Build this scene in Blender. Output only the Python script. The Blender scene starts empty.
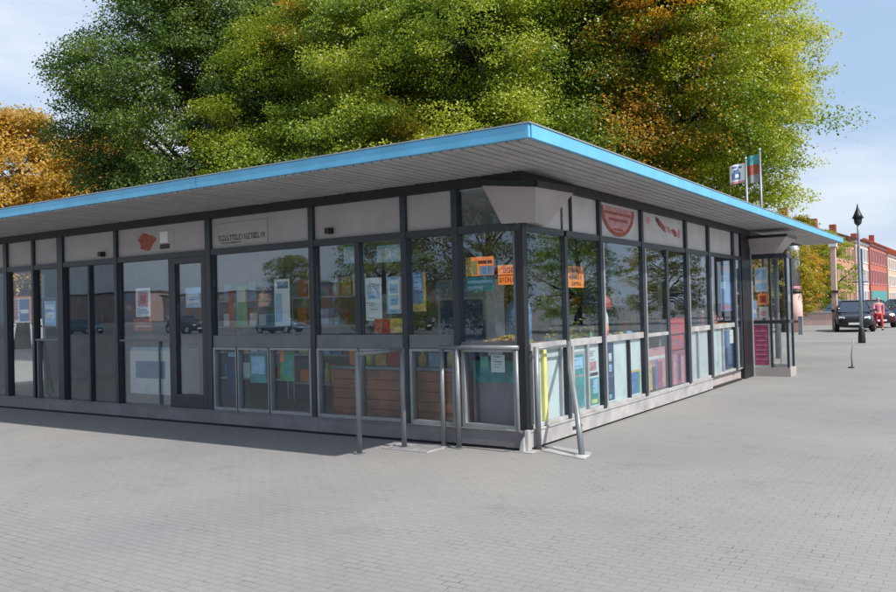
import bpy, math, random
import numpy as np
from mathutils import Vector, Matrix

R = math.radians
scene = bpy.context.scene
col = scene.collection

# ------------------------------------------------------------------ camera
YAW, PITCH, ROLL = -0.58536, 0.015726, -0.025342
f = Vector((math.sin(YAW)*math.cos(PITCH), math.cos(YAW)*math.cos(PITCH), math.sin(PITCH)))
r0 = Vector((math.cos(YAW), -math.sin(YAW), 0)); u0 = r0.cross(f)
r1 = r0*math.cos(ROLL) + u0*math.sin(ROLL); u1 = u0*math.cos(ROLL) - r0*math.sin(ROLL)
cam_d = bpy.data.cameras.new('camera'); cam = bpy.data.objects.new('camera', cam_d); col.objects.link(cam)
M = Matrix((r1, u1, -f)).transposed().to_4x4(); M.translation = (4.375, -8.131, 1.6)
cam.matrix_world = M
cam_d.sensor_width = 36; cam_d.lens = 829.5/896*36; cam_d.clip_end = 2000; cam_d.clip_start = .05
scene.camera = cam

# ------------------------------------------------------------------ light
SUN = Vector((0.86, -0.11, 1.0)).normalized()
EL = math.asin(SUN.z); AZ = math.atan2(SUN.x, SUN.y)
w = bpy.data.worlds.new("World"); scene.world = w; w.use_nodes = True
nt = w.node_tree; nt.nodes.clear()
out = nt.nodes.new('ShaderNodeOutputWorld'); bg = nt.nodes.new('ShaderNodeBackground')
sky = nt.nodes.new('ShaderNodeTexSky'); sky.sky_type = 'NISHITA'; sky.sun_disc = False
sky.sun_elevation = EL; sky.sun_rotation = AZ; sky.dust_density = 2.4; sky.ozone_density = 1.6; sky.air_density = 1.0
# thin streaky cloud, mixed into the sky by direction
tc = nt.nodes.new('ShaderNodeTexCoord'); mp = nt.nodes.new('ShaderNodeMapping')
mp.inputs['Scale'].default_value = (1.6, 1.6, 5.0)
mp.inputs['Location'].default_value = (0.35, 0.1, 0.2)
nz = nt.nodes.new('ShaderNodeTexNoise'); nz.inputs['Scale'].default_value = 1.7; nz.inputs['Detail'].default_value = 7; nz.inputs['Roughness'].default_value = .55
rp = nt.nodes.new('ShaderNodeValToRGB'); rp.color_ramp.elements[0].position = .39; rp.color_ramp.elements[1].position = .72
rp.color_ramp.elements[0].color = (.05, .05, .05, 1); rp.color_ramp.elements[1].color = (.85, .85, .85, 1)
mx = nt.nodes.new('ShaderNodeMixRGB'); mx.inputs[2].default_value = (8.4, 8.6, 9.0, 1)
nt.links.new(tc.outputs['Generated'], mp.inputs[0]); nt.links.new(mp.outputs[0], nz.inputs[0])
nt.links.new(nz.outputs[0], rp.inputs[0]); nt.links.new(rp.outputs[0], mx.inputs[0])
veil = nt.nodes.new('ShaderNodeMixRGB'); veil.inputs[0].default_value = .62; veil.inputs[2].default_value = (4.3, 6.1, 8.7, 1)   # thin high haze
nt.links.new(sky.outputs[0], veil.inputs[1]); nt.links.new(veil.outputs[0], mx.inputs[1]); nt.links.new(mx.outputs[0], bg.inputs[0])
bg.inputs[1].default_value = 0.095; nt.links.new(bg.outputs[0], out.inputs[0])
sd = bpy.data.lights.new('sun', 'SUN'); sd.energy = 4.6; sd.angle = R(.53); sd.color = (1, .95, .87)
so = bpy.data.objects.new('sun', sd); col.objects.link(so)
so.rotation_euler = (-SUN).to_track_quat('-Z', 'Y').to_euler(); so.location = SUN*60
scene.view_settings.view_transform = 'Standard'; scene.view_settings.look = 'None'
scene.view_settings.exposure = 0.36; scene.view_settings.gamma = 1; scene.view_settings.use_curve_mapping = False
scene.cycles.max_bounces = 8; scene.cycles.transparent_max_bounces = 24

# ------------------------------------------------------------------ materials
def newmat(name):
    m = bpy.data.materials.new(name); m.use_nodes = True; n = m.node_tree; n.nodes.clear()
    o = n.nodes.new('ShaderNodeOutputMaterial'); return m, n, o

def pm(name, c, rough=.6, metal=0., var=.14, scale=5., bump=0., bscale=60., emit=0.):
    m, n, o = newmat(name); N = n.nodes.new; Lk = n.links.new
    b = N('ShaderNodeBsdfPrincipled'); b.inputs['Roughness'].default_value = rough; b.inputs['Metallic'].default_value = metal
    t = N('ShaderNodeTexCoord'); z = N('ShaderNodeTexNoise'); z.inputs['Scale'].default_value = scale; z.inputs['Detail'].default_value = 6
    rr = N('ShaderNodeValToRGB'); rr.color_ramp.elements[0].position = .3; rr.color_ramp.elements[1].position = .7
    rr.color_ramp.elements[0].color = (*[x*(1-var) for x in c], 1); rr.color_ramp.elements[1].color = (*[min(1, x*(1+var)) for x in c], 1)
    Lk(t.outputs['Object'], z.inputs[0]); Lk(z.outputs[0], rr.inputs[0]); Lk(rr.outputs[0], b.inputs['Base Color'])
    mr = N('ShaderNodeMapRange'); mr.inputs[3].default_value = max(0, rough-.1); mr.inputs[4].default_value = min(1, rough+.1)
    Lk(z.outputs[0], mr.inputs[0]); Lk(mr.outputs[0], b.inputs['Roughness'])
    if bump:
        z2 = N('ShaderNodeTexNoise'); z2.inputs['Scale'].default_value = bscale; z2.inputs['Detail'].default_value = 4
        bp = N('ShaderNodeBump'); bp.inputs['Strength'].default_value = bump; bp.inputs['Distance'].default_value = .01
        Lk(t.outputs['Object'], z2.inputs[0]); Lk(z2.outputs[0], bp.inputs['Height']); Lk(bp.outputs[0], b.inputs['Normal'])
    if emit:
        Lk(rr.outputs[0], b.inputs['Emission Color']); b.inputs['Emission Strength'].default_value = emit
    Lk(b.outputs[0], o.inputs[0]); return m

def glass(name, tint, base, rough=.0, wob=.0):
    m, n, o = newmat(name); N = n.nodes.new; Lk = n.links.new
    tr = N('ShaderNodeBsdfTransparent'); tr.inputs[0].default_value = (*tint, 1)
    gl = N('ShaderNodeBsdfGlossy'); gl.inputs['Roughness'].default_value = rough; gl.inputs[0].default_value = (.86, .93, 1, 1)
    lw = N('ShaderNodeLayerWeight'); lw.inputs[0].default_value = .5
    pw = N('ShaderNodeMath'); pw.operation = 'POWER'; pw.inputs[1].default_value = 4
    ma = N('ShaderNodeMath'); ma.operation = 'MULTIPLY_ADD'; ma.inputs[1].default_value = .5; ma.inputs[2].default_value = base
    Lk(lw.outputs['Facing'], pw.inputs[0]); Lk(pw.outputs[0], ma.inputs[0])
    if wob:
        t = N('ShaderNodeTexCoord'); z = N('ShaderNodeTexNoise'); z.inputs['Scale'].default_value = 1.3; z.inputs['Detail'].default_value = 2
        bp = N('ShaderNodeBump'); bp.inputs['Strength'].default_value = wob; bp.inputs['Distance'].default_value = .02
        Lk(t.outputs['Object'], z.inputs[0]); Lk(z.outputs[0], bp.inputs['Height']); Lk(bp.outputs[0], gl.inputs['Normal'])
    mxs = N('ShaderNodeMixShader'); Lk(ma.outputs[0], mxs.inputs[0]); Lk(tr.outputs[0], mxs.inputs[1]); Lk(gl.outputs[0], mxs.inputs[2])
    Lk(mxs.outputs[0], o.inputs[0]); return m

def leafmat(name, stops, nscale=.22, accent=None):
    """stops: colours from dark to light; accent: (colour, threshold) autumn patches"""
    m, n, o = newmat(name); N = n.nodes.new; Lk = n.links.new
    t = N('ShaderNodeTexCoord'); z = N('ShaderNodeTexNoise'); z.inputs['Scale'].default_value = nscale; z.inputs['Detail'].default_value = 5; z.inputs['Roughness'].default_value = .6
    oi = N('ShaderNodeObjectInfo'); ad = N('ShaderNodeVectorMath'); ad.operation = 'ADD'
    sc_ = N('ShaderNodeVectorMath'); sc_.operation = 'SCALE'; sc_.inputs['Scale'].default_value = 37.
    cb = N('ShaderNodeCombineXYZ'); Lk(oi.outputs['Random'], cb.inputs[0]); Lk(oi.outputs['Random'], cb.inputs[2]); Lk(cb.outputs[0], sc_.inputs[0])
    Lk(t.outputs['Object'], ad.inputs[0]); Lk(sc_.outputs[0], ad.inputs[1]); Lk(ad.outputs[0], z.inputs[0])
    g = N('ShaderNodeNewGeometry')
    a = N('ShaderNodeMath'); a.operation = 'MULTIPLY_ADD'; a.inputs[1].default_value = .24; Lk(g.outputs['Random Per Island'], a.inputs[0])
    s = N('ShaderNodeMath'); s.operation = 'SUBTRACT'; s.inputs[1].default_value = .10; Lk(z.outputs[0], s.inputs[0]); Lk(s.outputs[0], a.inputs[2])
    rr = N('ShaderNodeValToRGB'); cr = rr.color_ramp
    cr.elements[0].position = .28; cr.elements[0].color = (*stops[0], 1); cr.elements[1].position = .72; cr.elements[1].color = (*stops[-1], 1)
    for k, c in enumerate(stops[1:-1]):
        e = cr.elements.new(.28+.44*(k+1)/(len(stops)-1)); e.color = (*c, 1)
    Lk(a.outputs[0], rr.inputs[0]); cout = rr.outputs[0]
    if accent:
        z2 = N('ShaderNodeTexNoise'); z2.inputs['Scale'].default_value = .19; z2.inputs['Detail'].default_value = 4
        ad2 = N('ShaderNodeVectorMath'); ad2.operation = 'ADD'; ad2.inputs[1].default_value = (11, 3, 7); Lk(ad.outputs[0], ad2.inputs[0]); Lk(ad2.outputs[0], z2.inputs[0])
        a2 = N('ShaderNodeMath'); a2.operation = 'MULTIPLY_ADD'; a2.inputs[1].default_value = .16; Lk(g.outputs['Random Per Island'], a2.inputs[0]); Lk(z2.outputs[0], a2.inputs[2])
        r2 = N('ShaderNodeValToRGB'); r2.color_ramp.elements[0].position = accent[1]; r2.color_ramp.elements[1].position = accent[1]+.12
        mm = N('ShaderNodeMixRGB'); mm.inputs[2].default_value = (*accent[0], 1)
        Lk(a2.outputs[0], r2.inputs[0]); Lk(r2.outputs[0], mm.inputs[0]); Lk(cout, mm.inputs[1]); cout = mm.outputs[0]
    d = N('ShaderNodeBsdfDiffuse'); tl = N('ShaderNodeBsdfTranslucent'); Lk(cout, d.inputs[0]); Lk(cout, tl.inputs[0])
    m1 = N('ShaderNodeMixShader'); m1.inputs[0].default_value = .48; Lk(d.outputs[0], m1.inputs[1]); Lk(tl.outputs[0], m1.inputs[2])
    gl = N('ShaderNodeBsdfGlossy'); gl.inputs['Roughness'].default_value = .45
    m2 = N('ShaderNodeMixShader'); m2.inputs[0].default_value = .035; Lk(m1.outputs[0], m2.inputs[1]); Lk(gl.outputs[0], m2.inputs[2])
    Lk(m2.outputs[0], o.inputs[0]); return m

def paving():
    m, n, o = newmat('concrete_block_paving'); N = n.nodes.new; Lk = n.links.new
    t = N('ShaderNodeTexCoord'); b = N('ShaderNodeBsdfPrincipled')
    # slight wander of the courses
    wz = N('ShaderNodeTexNoise'); wz.inputs['Scale'].default_value = .9; wz.inputs['Detail'].default_value = 3; Lk(t.outputs['Object'], wz.inputs[0])
    ws = N('ShaderNodeVectorMath'); ws.operation = 'SCALE'; ws.inputs['Scale'].default_value = .07; Lk(wz.outputs['Color'], ws.inputs[0])
    wa = N('ShaderNodeVectorMath'); wa.operation = 'ADD'; Lk(t.outputs['Object'], wa.inputs[0]); Lk(ws.outputs[0], wa.inputs[1])
    bt = N('ShaderNodeTexBrick'); bt.offset = .5; bt.inputs['Scale'].default_value = 1
    bt.inputs['Brick Width'].default_value = .15; bt.inputs['Row Height'].default_value = .072
    bt.inputs['Mortar Size'].default_value = .0038; bt.inputs['Mortar Smooth'].default_value = .3; bt.inputs['Bias'].default_value = 0
    bt.inputs['Color1'].default_value = (.220, .215, .214, 1); bt.inputs['Color2'].default_value = (.233, .227, .225, 1); bt.inputs['Mortar'].default_value = (.178, .173, .171, 1)
    Lk(wa.outputs[0], bt.inputs[0])
    # joints worn open in places
    jn = N('ShaderNodeTexNoise'); jn.inputs['Scale'].default_value = 2.6; jn.inputs['Detail'].default_value = 6; jn.inputs['Roughness'].default_value = .7; Lk(t.outputs['Object'], jn.inputs[0])
    jr = N('ShaderNodeValToRGB'); jr.color_ramp.elements[0].position = .53; jr.color_ramp.elements[1].position = .70; Lk(jn.outputs[0], jr.inputs[0])
    jm = N('ShaderNodeMath'); jm.operation = 'MULTIPLY'; Lk(jr.outputs[0], jm.inputs[0]); Lk(bt.outputs['Fac'], jm.inputs[1])
    dj = N('ShaderNodeMixRGB'); dj.inputs[2].default_value = (.035, .032, .03, 1); Lk(jm.outputs[0], dj.inputs[0]); Lk(bt.outputs['Color'], dj.inputs[1])
    # broad tone patches and grit
    big = N('ShaderNodeTexNoise'); big.inputs['Scale'].default_value = .35; big.inputs['Detail'].default_value = 6; Lk(t.outputs['Object'], big.inputs[0])
    br = N('ShaderNodeValToRGB'); br.color_ramp.elements[0].position = .33; br.color_ramp.elements[1].position = .68
    br.color_ramp.elements[0].color = (.86, .87, .90, 1); br.color_ramp.elements[1].color = (1.10, 1.08, 1.03, 1); Lk(big.outputs[0], br.inputs[0])
    m1 = N('ShaderNodeMixRGB'); m1.blend_type = 'MULTIPLY'; m1.inputs[0].default_value = 1; Lk(dj.outputs[0], m1.inputs[1]); Lk(br.outputs[0], m1.inputs[2])
    sn = N('ShaderNodeTexNoise'); sn.inputs['Scale'].default_value = 1.1; sn.inputs['Detail'].default_value = 9; sn.inputs['Roughness'].default_value = .68; Lk(t.outputs['Object'], sn.inputs[0])
    sr = N('ShaderNodeValToRGB'); sr.color_ramp.elements[0].position = .58; sr.color_ramp.elements[1].position = .74; sr.color_ramp.elements[0].color = (1, 1, 1, 1); sr.color_ramp.elements[1].color = (.80, .79, .77, 1); Lk(sn.outputs[0], sr.inputs[0])
    vo = N('ShaderNodeTexVoronoi'); vo.inputs['Scale'].default_value = 1.7; Lk(t.outputs['Object'], vo.inputs[0])
    vr = N('ShaderNodeValToRGB'); vr.color_ramp.elements[0].position = .028; vr.color_ramp.elements[1].position = .04; vr.color_ramp.elements[0].color = (.72, .71, .70, 1); vr.color_ramp.elements[1].color = (1, 1, 1, 1); Lk(vo.outputs['Distance'], vr.inputs[0])
    ms = N('ShaderNodeMixRGB'); ms.blend_type = 'MULTIPLY'; ms.inputs[0].default_value = 1; Lk(m1.outputs[0], ms.inputs[1]); Lk(sr.outputs[0], ms.inputs[2])
    m1 = N('ShaderNodeMixRGB'); m1.blend_type = 'MULTIPLY'; m1.inputs[0].default_value = 1; Lk(ms.outputs[0], m1.inputs[1]); Lk(vr.outputs[0], m1.inputs[2])
    gr = N('ShaderNodeTexNoise'); gr.inputs['Scale'].default_value = 90; gr.inputs['Detail'].default_value = 3; Lk(t.outputs['Object'], gr.inputs[0])
    grr = N('ShaderNodeValToRGB'); grr.color_ramp.elements[0].position = .3; grr.color_ramp.elements[1].position = .7
    grr.color_ramp.elements[0].color = (.88, .88, .88, 1); grr.color_ramp.elements[1].color = (1.1, 1.1, 1.1, 1); Lk(gr.outputs[0], grr.inputs[0])
    m2 = N('ShaderNodeMixRGB'); m2.blend_type = 'MULTIPLY'; m2.inputs[0].default_value = 1; Lk(m1.outputs[0], m2.inputs[1]); Lk(grr.outputs[0], m2.inputs[2])
    Lk(m2.outputs[0], b.inputs['Base Color']); b.inputs['Roughness'].default_value = .82
    hh = N('ShaderNodeMath'); hh.operation = 'MULTIPLY_ADD'; hh.inputs[1].default_value = -1; Lk(bt.outputs['Fac'], hh.inputs[0])
    h2 = N('ShaderNodeMath'); h2.operation = 'MULTIPLY'; h2.inputs[1].default_value = .6; Lk(gr.outputs[0], h2.inputs[0]); Lk(h2.outputs[0], hh.inputs[2])
    bp = N('ShaderNodeBump'); bp.inputs['Strength'].default_value = .45; bp.inputs['Distance'].default_value = .004; Lk(hh.outputs[0], bp.inputs['Height'])
    Lk(bp.outputs[0], b.inputs['Normal']); Lk(b.outputs[0], o.inputs[0]); return m

MT = dict(
    paving=paving(),
    frame=pm('dark_frame_paint', (.022, .029, .037), .42, 0, .2, 9),
    black=pm('black_paint', (.010, .011, .013), .5),
    alu=pm('grey_aluminium', (.34, .36, .38), .42, .35, .12, 4, .05, 200),
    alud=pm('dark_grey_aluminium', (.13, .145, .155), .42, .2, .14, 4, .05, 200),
    plinth_shaded=pm('shaded_plinth_paint', (.155, .15, .16), .5, 0, .18, 3, .06, 120),  # plinth paint with the shade under the front overhang put into its colour
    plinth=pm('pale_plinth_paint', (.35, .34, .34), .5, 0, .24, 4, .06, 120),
    hood=pm('hood_paint', (.38, .335, .325), .55, 0, .07, 2),
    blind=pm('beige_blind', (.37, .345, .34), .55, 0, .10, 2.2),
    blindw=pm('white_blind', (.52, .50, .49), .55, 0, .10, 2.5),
    white=pm('white_board', (.74, .74, .73), .5, 0, .06, 6),
    panel=pm('pale_infill_panel', (.60, .62, .60), .3, 0, .14, 3.5),
    slat=pm('soffit_slat', (.41, .395, .385), .5, 0, .10, 2.5, .04, 90),
    dark=pm('dark_gap', (.02, .02, .022), .8),
    blue=pm('sky_blue_fascia', (.115, .41, .64), .38, 0, .13, 2.2),
    roofing=pm('roof_felt', (.16, .16, .16), .9, 0, .2, 2, .3, 50),
    floor=pm('kiosk_floor', (.20, .195, .19), .5, 0, .2, 2),
    inwall=pm('inside_wall', (.24, .25, .26), .7, 0, .25, 1.5),
    ceil=pm('inside_ceiling', (.45, .45, .45), .8),
    fine=pm('grey_fine_print', (.16, .17, .20), .6, 0, .5, 60),
    alum=pm('mid_grey_aluminium', (.25, .27, .285), .42, .25, .14, 4, .05, 200),
    mauve=pm('mauve_panel', (.22, .17, .19), .6, 0, .12, 3),
    wood=pm('red_brown_wood', (.24, .085, .045), .5, 0, .4, 4),
    steel=pm('painted_steel', (.19, .205, .215), .42, .3, .1, 8, .05, 150),
    orange=pm('orange_lit_sign', (.80, .20, .035), .45, 0, .12, 7, emit=.55),
    orangep=pm('orange_paper', (.85, .26, .07), .6, 0, .08, 9),
    ink=pm('dark_ink', (.045, .03, .035), .6),
    paper=pm('white_paper', (.72, .73, .74), .6, 0, .06, 9),
    pblue=pm('print_blue', (.08, .18, .36), .5, 0, .3, 14),
    plblue=pm('print_pale_blue', (.30, .48, .66), .5, 0, .2, 10),
    pred=pm('print_red', (.46, .035, .035), .5, 0, .2, 10),
    rust=pm('print_rust', (.30, .07, .04), .6, 0, .45, 16),
    ppink=pm('print_pink', (.50, .24, .25), .55, 0, .3, 12),
    mag=pm('print_magenta', (.32, .06, .13), .5, 0, .25, 12),
    yellow=pm('yellow_strip', (.60, .56, .19), .5, 0, .1, 6),
    ochre=pm('print_ochre', (.55, .36, .09), .6, 0, .3, 14),
    teal=pm('print_teal', (.05, .26, .26), .5, 0, .3, 10),
    green=pm('print_green', (.07, .30, .14), .5, 0, .3, 10),
    navy=pm('print_navy', (.02, .05, .12), .5, 0, .3, 10),
    bark=pm('bark', (.055, .042, .032), .9, 0, .4, 9, .8, 30),
    carpaint=pm('black_car_paint', (.012, .013, .016), .16, 0, .05),
    carwine=pm('wine_car_paint', (.06, .012, .02), .18, 0, .05),
    carblue=pm('blue_grey_car_paint', (.10, .19, .27), .2, 0, .05),
    tyre=pm('tyre_rubber', (.015, .015, .015), .85),
    chrome=pm('chrome', (.7, .7, .7), .12, 1),
    lampglass=pm('headlamp_glass', (.75, .78, .8), .1),
    red=pm('red_cloth', (.50, .03, .05), .8, 0, .2, 20),
    pinkc=pm('pink_red_cloth', (.60, .20, .27), .8, 0, .2, 20),
    skin=pm('skin', (.50, .30, .22), .6),
    hair=pm('dark_hair', (.04, .025, .02), .7),
    pglass=pm('house_window_glass', (.05, .065, .08), .06),
    lampwhite=pm('pale_lamp_pole', (.28, .31, .35), .4),
)
MT['glass'] = glass('window_glass', (.93, .965, .975), .095, 0, .05)
MT['glassd'] = glass('tinted_window_glass', (.91, .955, .97), .036, 0, .05)
MT['glassl'] = glass('clear_window_glass', (.97, .98, .98), .04)
MT['carglass'] = glass('car_glass', (.12, .15, .17), .22)
MT['leaf_deep'] = leafmat('leaf_deep_green', [(.020, .058, .010), (.042, .100, .012), (.085, .155, .014), (.190, .240, .020)], .2)
MT['leaf_mid'] = leafmat('leaf_mid_green', [(.055, .120, .010), (.122, .210, .012), (.235, .315, .018), (.385, .405, .030)], .2, ((.58, .27, .02), .68))
MT['leaf_yel'] = leafmat('leaf_yellow_green', [(.095, .175, .010), (.185, .275, .012), (.310, .380, .018), (.450, .450, .030)], .22, ((.55, .30, .02), .76))
MT['leaf_lime'] = leafmat('leaf_lime', [(.180, .240, .010), (.300, .365, .012), (.420, .460, .016), (.520, .510, .026)], .25)
MT['leaf_org'] = leafmat('leaf_orange_green', [(.34, .32, .012), (.52, .38, .014), (.66, .38, .018), (.74, .36, .02)], .22)
MT['leaf_gold'] = leafmat('leaf_golden', [(.24, .17, .014), (.42, .25, .02), (.52, .30, .03), (.58, .38, .05)], .25)
MT['leaf_olive'] = leafmat('leaf_olive', [(.09, .10, .008), (.19, .19, .010), (.32, .28, .014), (.45, .33, .02)], .3)

# ------------------------------------------------------------------ builders
class MB:
    def __init__(s): s.v = []; s.f = []; s.m = []
    def poly(s, pts, m=0):
        b = len(s.v); s.v += [tuple(p) for p in pts]; s.f.append(tuple(range(b, b+len(pts)))); s.m.append(m)
    def hexa(s, p, m=0):   # p: 8 points, bottom ring then top ring
        b = len(s.v); s.v += [tuple(q) for q in p]
        for q in ((3,2,1,0),(4,5,6,7),(0,1,5,4),(1,2,6,5),(2,3,7,6),(3,0,4,7)):
            s.f.append(tuple(b+i for i in q)); s.m.append(m)
    def box(s, x0, x1, y0, y1, z0, z1, m=0):
        x0, x1 = sorted((x0, x1)); y0, y1 = sorted((y0, y1)); z0, z1 = sorted((z0, z1))
        s.hexa([(x0,y0,z0),(x1,y0,z0),(x1,y1,z0),(x0,y1,z0),(x0,y0,z1),(x1,y0,z1),(x1,y1,z1),(x0,y1,z1)], m)
    def wbox(s, side, a0, a1, z0, z1, d0, d1, m=0):   # on the left (front) or right wall; d outward
        if side == 'L': s.box(a0, a1, -d0, -d1, z0, z1, m)
        else: s.box(d0, d1, a0, a1, z0, z1, m)
    def tube(s, pts, rad, n=8, m=0, cap=True):
        if not isinstance(rad, (list, tuple)): rad = [rad]*len(pts)
        P = [Vector(p) for p in pts]; b = len(s.v); prev = None
        for i, p in enumerate(P):
            t = (P[min(i+1, len(P)-1)]-P[max(i-1, 0)]).normalized()
            a = prev if prev else (Vector((1,0,0)) if abs(t.x) < .9 else Vector((0,1,0)))
            a = (a-t*a.dot(t)).normalized(); c = t.cross(a); prev = a
            for k in range(n):
                th = 2*math.pi*k/n; s.v.append(tuple(p+(a*math.cos(th)+c*math.sin(th))*rad[i]))
        for i in range(len(P)-1):
            for k in range(n):
                k2 = (k+1) % n; s.f.append((b+i*n+k, b+i*n+k2, b+(i+1)*n+k2, b+(i+1)*n+k)); s.m.append(m)
        if cap:
            s.f.append(tuple(b+k for k in reversed(range(n)))); s.m.append(m)
            e = b+(len(P)-1)*n; s.f.append(tuple(e+k for k in range(n))); s.m.append(m)
    def lathe(s, prof, c=(0,0,0), n=14, m=0):
        s.tube([(c[0], c[1], c[2]+z) for r, z in prof], [r for r, z in prof], n, m)
    def build(s, name, mats, parent=None, smooth=False, bevel=0, weld=False):
        if not isinstance(mats, (list, tuple)): mats = [mats]
        off = Vector(parent.location) if (parent is not None and parent.parent is None) else (root_loc(parent) if parent else Vector())
        me = bpy.data.meshes.new(name)
        me.from_pydata([tuple(Vector(v)-off) for v in s.v], [], s.f)
        for m in mats: me.materials.append(m)
        me.polygons.foreach_set('material_index', s.m)
        if smooth: me.polygons.foreach_set('use_smooth', [True]*len(s.f))
        me.validate(); me.update()
        o = bpy.data.objects.new(name, me); col.objects.link(o)
        if parent: o.parent = parent
        if bevel:
            bv = o.modifiers.new('bevel', 'BEVEL'); bv.width = bevel; bv.segments = 2; bv.limit_method = 'ANGLE'
        return o

def root_loc(o):
    l = Vector(o.location)
    while o.parent: o = o.parent; l += Vector(o.location)
    return l
def tag(o, label, cat=None, group=None, kind=None):
    if label: o['label'] = label
    if cat: o['category'] = cat
    if group: o['group'] = group
    if kind: o['kind'] = kind
    return o
def thing(name, label, cat, loc=(0,0,0), group=None, rz=0):
    o = bpy.data.objects.new(name, None); col.objects.link(o); o.location = loc; o.rotation_euler.z = rz
    o.empty_display_size = .2; return tag(o, label, cat, group)
def local(parent_name, *a): pass
def origin_to(o, loc):   # move a top-level mesh's origin to its base
    d = Vector(loc); o.data.transform(Matrix.Translation(-d)); o.location = d; return o
def copy_tree(o, parent=None):
    c = o.copy(); col.objects.link(c); c.parent = parent
    for ch in list(o.children): copy_tree(ch, c)
    return c

# ------------------------------------------------------------------ ground
g = MB(); g.box(-700, 700, -300, 1100, -.5, 0); tag(g.build('plaza_paving', MT['paving']), None, None, kind='structure')

# ------------------------------------------------------------------ pavilion
X0 = -13.5; Y1 = 10.3
pav = thing('glass_kiosk', 'long glass walled kiosk with dark posts under a flat sky blue edged roof', 'kiosk')
Ldark, Ralu = MT['frame'], MT['alu']
# roof: slab, fascia strips, soffit slats
RX, RY, ZB, ZT = .90, -1.50, 3.115, 3.25
rm = MB(); rm.box(X0-.4, RX-.03, RY+.03, 10.6, ZB+.045, ZT-.02); rm.box(-3.2, RX-.03, 10.6, 16.6, ZB+.045, ZT-.02)
roof = rm.build('roof', MT['roofing'], pav)
fs = MB(); a = X0-.4
for a0, a1 in ((a, -10.4), (-10.4, -7.1), (-7.1, -3.6), (-3.6, RX)):
    fs.box(a0+.004, a1-(.004 if a1 < RX else 0), RY-.012, RY+.028, ZB+.012, ZT+.006)
fs.build('fascia', MT['blue'], roof, bevel=.006)
fs = MB()
for a0, a1 in ((RY+.03, 4.2), (4.2, 8.4), (8.4, 12.6), (12.6, 16.63)): fs.box(RX-.03, RX+.012, a0+.004, a1-.004, ZB+.012, ZT+.006)
fs.build('fascia', MT['blue'], roof, bevel=.006)
fs = MB(); fs.box(-3.2, RX-.032, 16.6, 16.64, ZB+.012, ZT+.006); fs.build('fascia', MT['blue'], roof); fs = MB(); fs.box(X0-.44, X0-.4, RY, 10.6, ZB+.012, ZT+.006)
fs.build('fascia', MT['blue'], roof)
tr_ = MB(); tr_.box(X0-.4, RX+.016, RY-.02, RY+.05, ZT+.007, ZT+.020); tr_.box(RX-.05, RX+.02, RY+.052, 16.63, ZT+.007, ZT+.020)
tr_.build('drip_trim', MT['alu'], roof)
sl = MB(); rnd = random.Random(4); x = X0-.36
while x < RX-.1:
    xe = min(x+.094, RX-.036); dz = rnd.uniform(-.003, .003)
    if xe < -.02: sl.box(x, xe, RY+.034, -.002, ZB+dz, ZB+.03)
    else: sl.box(x, xe, RY+.034, 16.55, ZB+dz, ZB+.03)
    x += .122
sl.build('soffit', MT['slat'], roof)
sb = MB(); sb.box(X0-.38, RX-.033, RY+.032, 16.58 if False else -.001, ZB+.032, ZB+.043); sb.box(-3.2, RX-.033, .001, 16.58, ZB+.034, ZB+.0435)
sb.build('soffit_backing', MT['dark'], roof)
for x_ in (-.75, -2.9): cc = MB(); cc.tube([(x_, 16.1, 0), (x_, 16.1, ZB+.03)], .07, 12); cc.build('canopy_column', MT['steel'], pav, True)

# interior shell
sh = MB(); sh.box(X0+.1, -.12, .12, Y1-.1, .02, .2); sh.build('inside_floor', MT['floor'], pav)
sh = MB(); sh.box(X0+.1, -.10, .10, Y1-.1, 2.985, 3.10); sh.build('inside_ceiling', MT['ceil'], pav)
sh = MB(); sh.box(X0+.1, .0, Y1-.1, Y1, 0, 3.11); sh.box(X0, X0+.1, .1, 1.45, 0, 3.11); sh.box(X0, X0+.1, 2.35, Y1, 0, 3.11)
sh.box(X0, X0+.1, 1.45, 2.35, 2.62, 3.11)
sh.build('back_wall', MT['inwall'], pav)
sh = MB(); sh.box(X0+.1, -4.4, 4.6, 4.7, .2, 2.98); sh.box(-4.4, -4.3, 4.6, 8.2, .2, 2.98); sh.build('partition', MT['inwall'], pav)
ep = MB(); ep.box(X0+.04, X0+.05, 1.45, 2.35, .2, 2.62); ep.build('pane', MT['glassl'], pav)

# posts
def post(side, u, wd, z0=.22, z1=3.0, d0=-.14, d1=-.015, m=None, name='mullion'):
    b = MB(); b.wbox(side, u-wd/2, u+wd/2, z0, z1, d0, d1); return b.build(name, m or Ldark, pav, bevel=.004)
LP = [(-13.42,.14), (-12.1,.08), (-10.72,.11), (-9.82,.065), (-8.98,.16), (-7.43,.075), (-5.22,.11), (-3.19,.085), (-1.67,.08), (-.92,.08)]
RP = [(1.14,.07), (2.23,.07), (3.80,.085), (5.90,.10), (7.22,.10), (8.92,.10)]
for u, wd in LP: post('L', u, wd)
for u, wd in RP[1:]: post('R', u, wd)
post('R', 1.14, .07, .22, 2.454); post('R', 1.36, .035, 2.531, 3.0, -.14, -.03)
b = MB(); b.box(-.115, -.012, .012, .115, .22, 3.0); b.build('corner_post', MT['black'], pav, bevel=.004)
b = MB(); b.box(-.145, -.117, .02, .10, .22, 2.5); b.build('corner_trim', MT['alud'], pav)
# right hand aluminium edge strips beside the posts
for u, wd in RP[1:]:
    b = MB(); b.wbox('R', u+wd/2+.002, u+wd/2+.042, .25, 2.44, -.12, -.006); b.build('window_frame', Ralu, pav)
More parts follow.
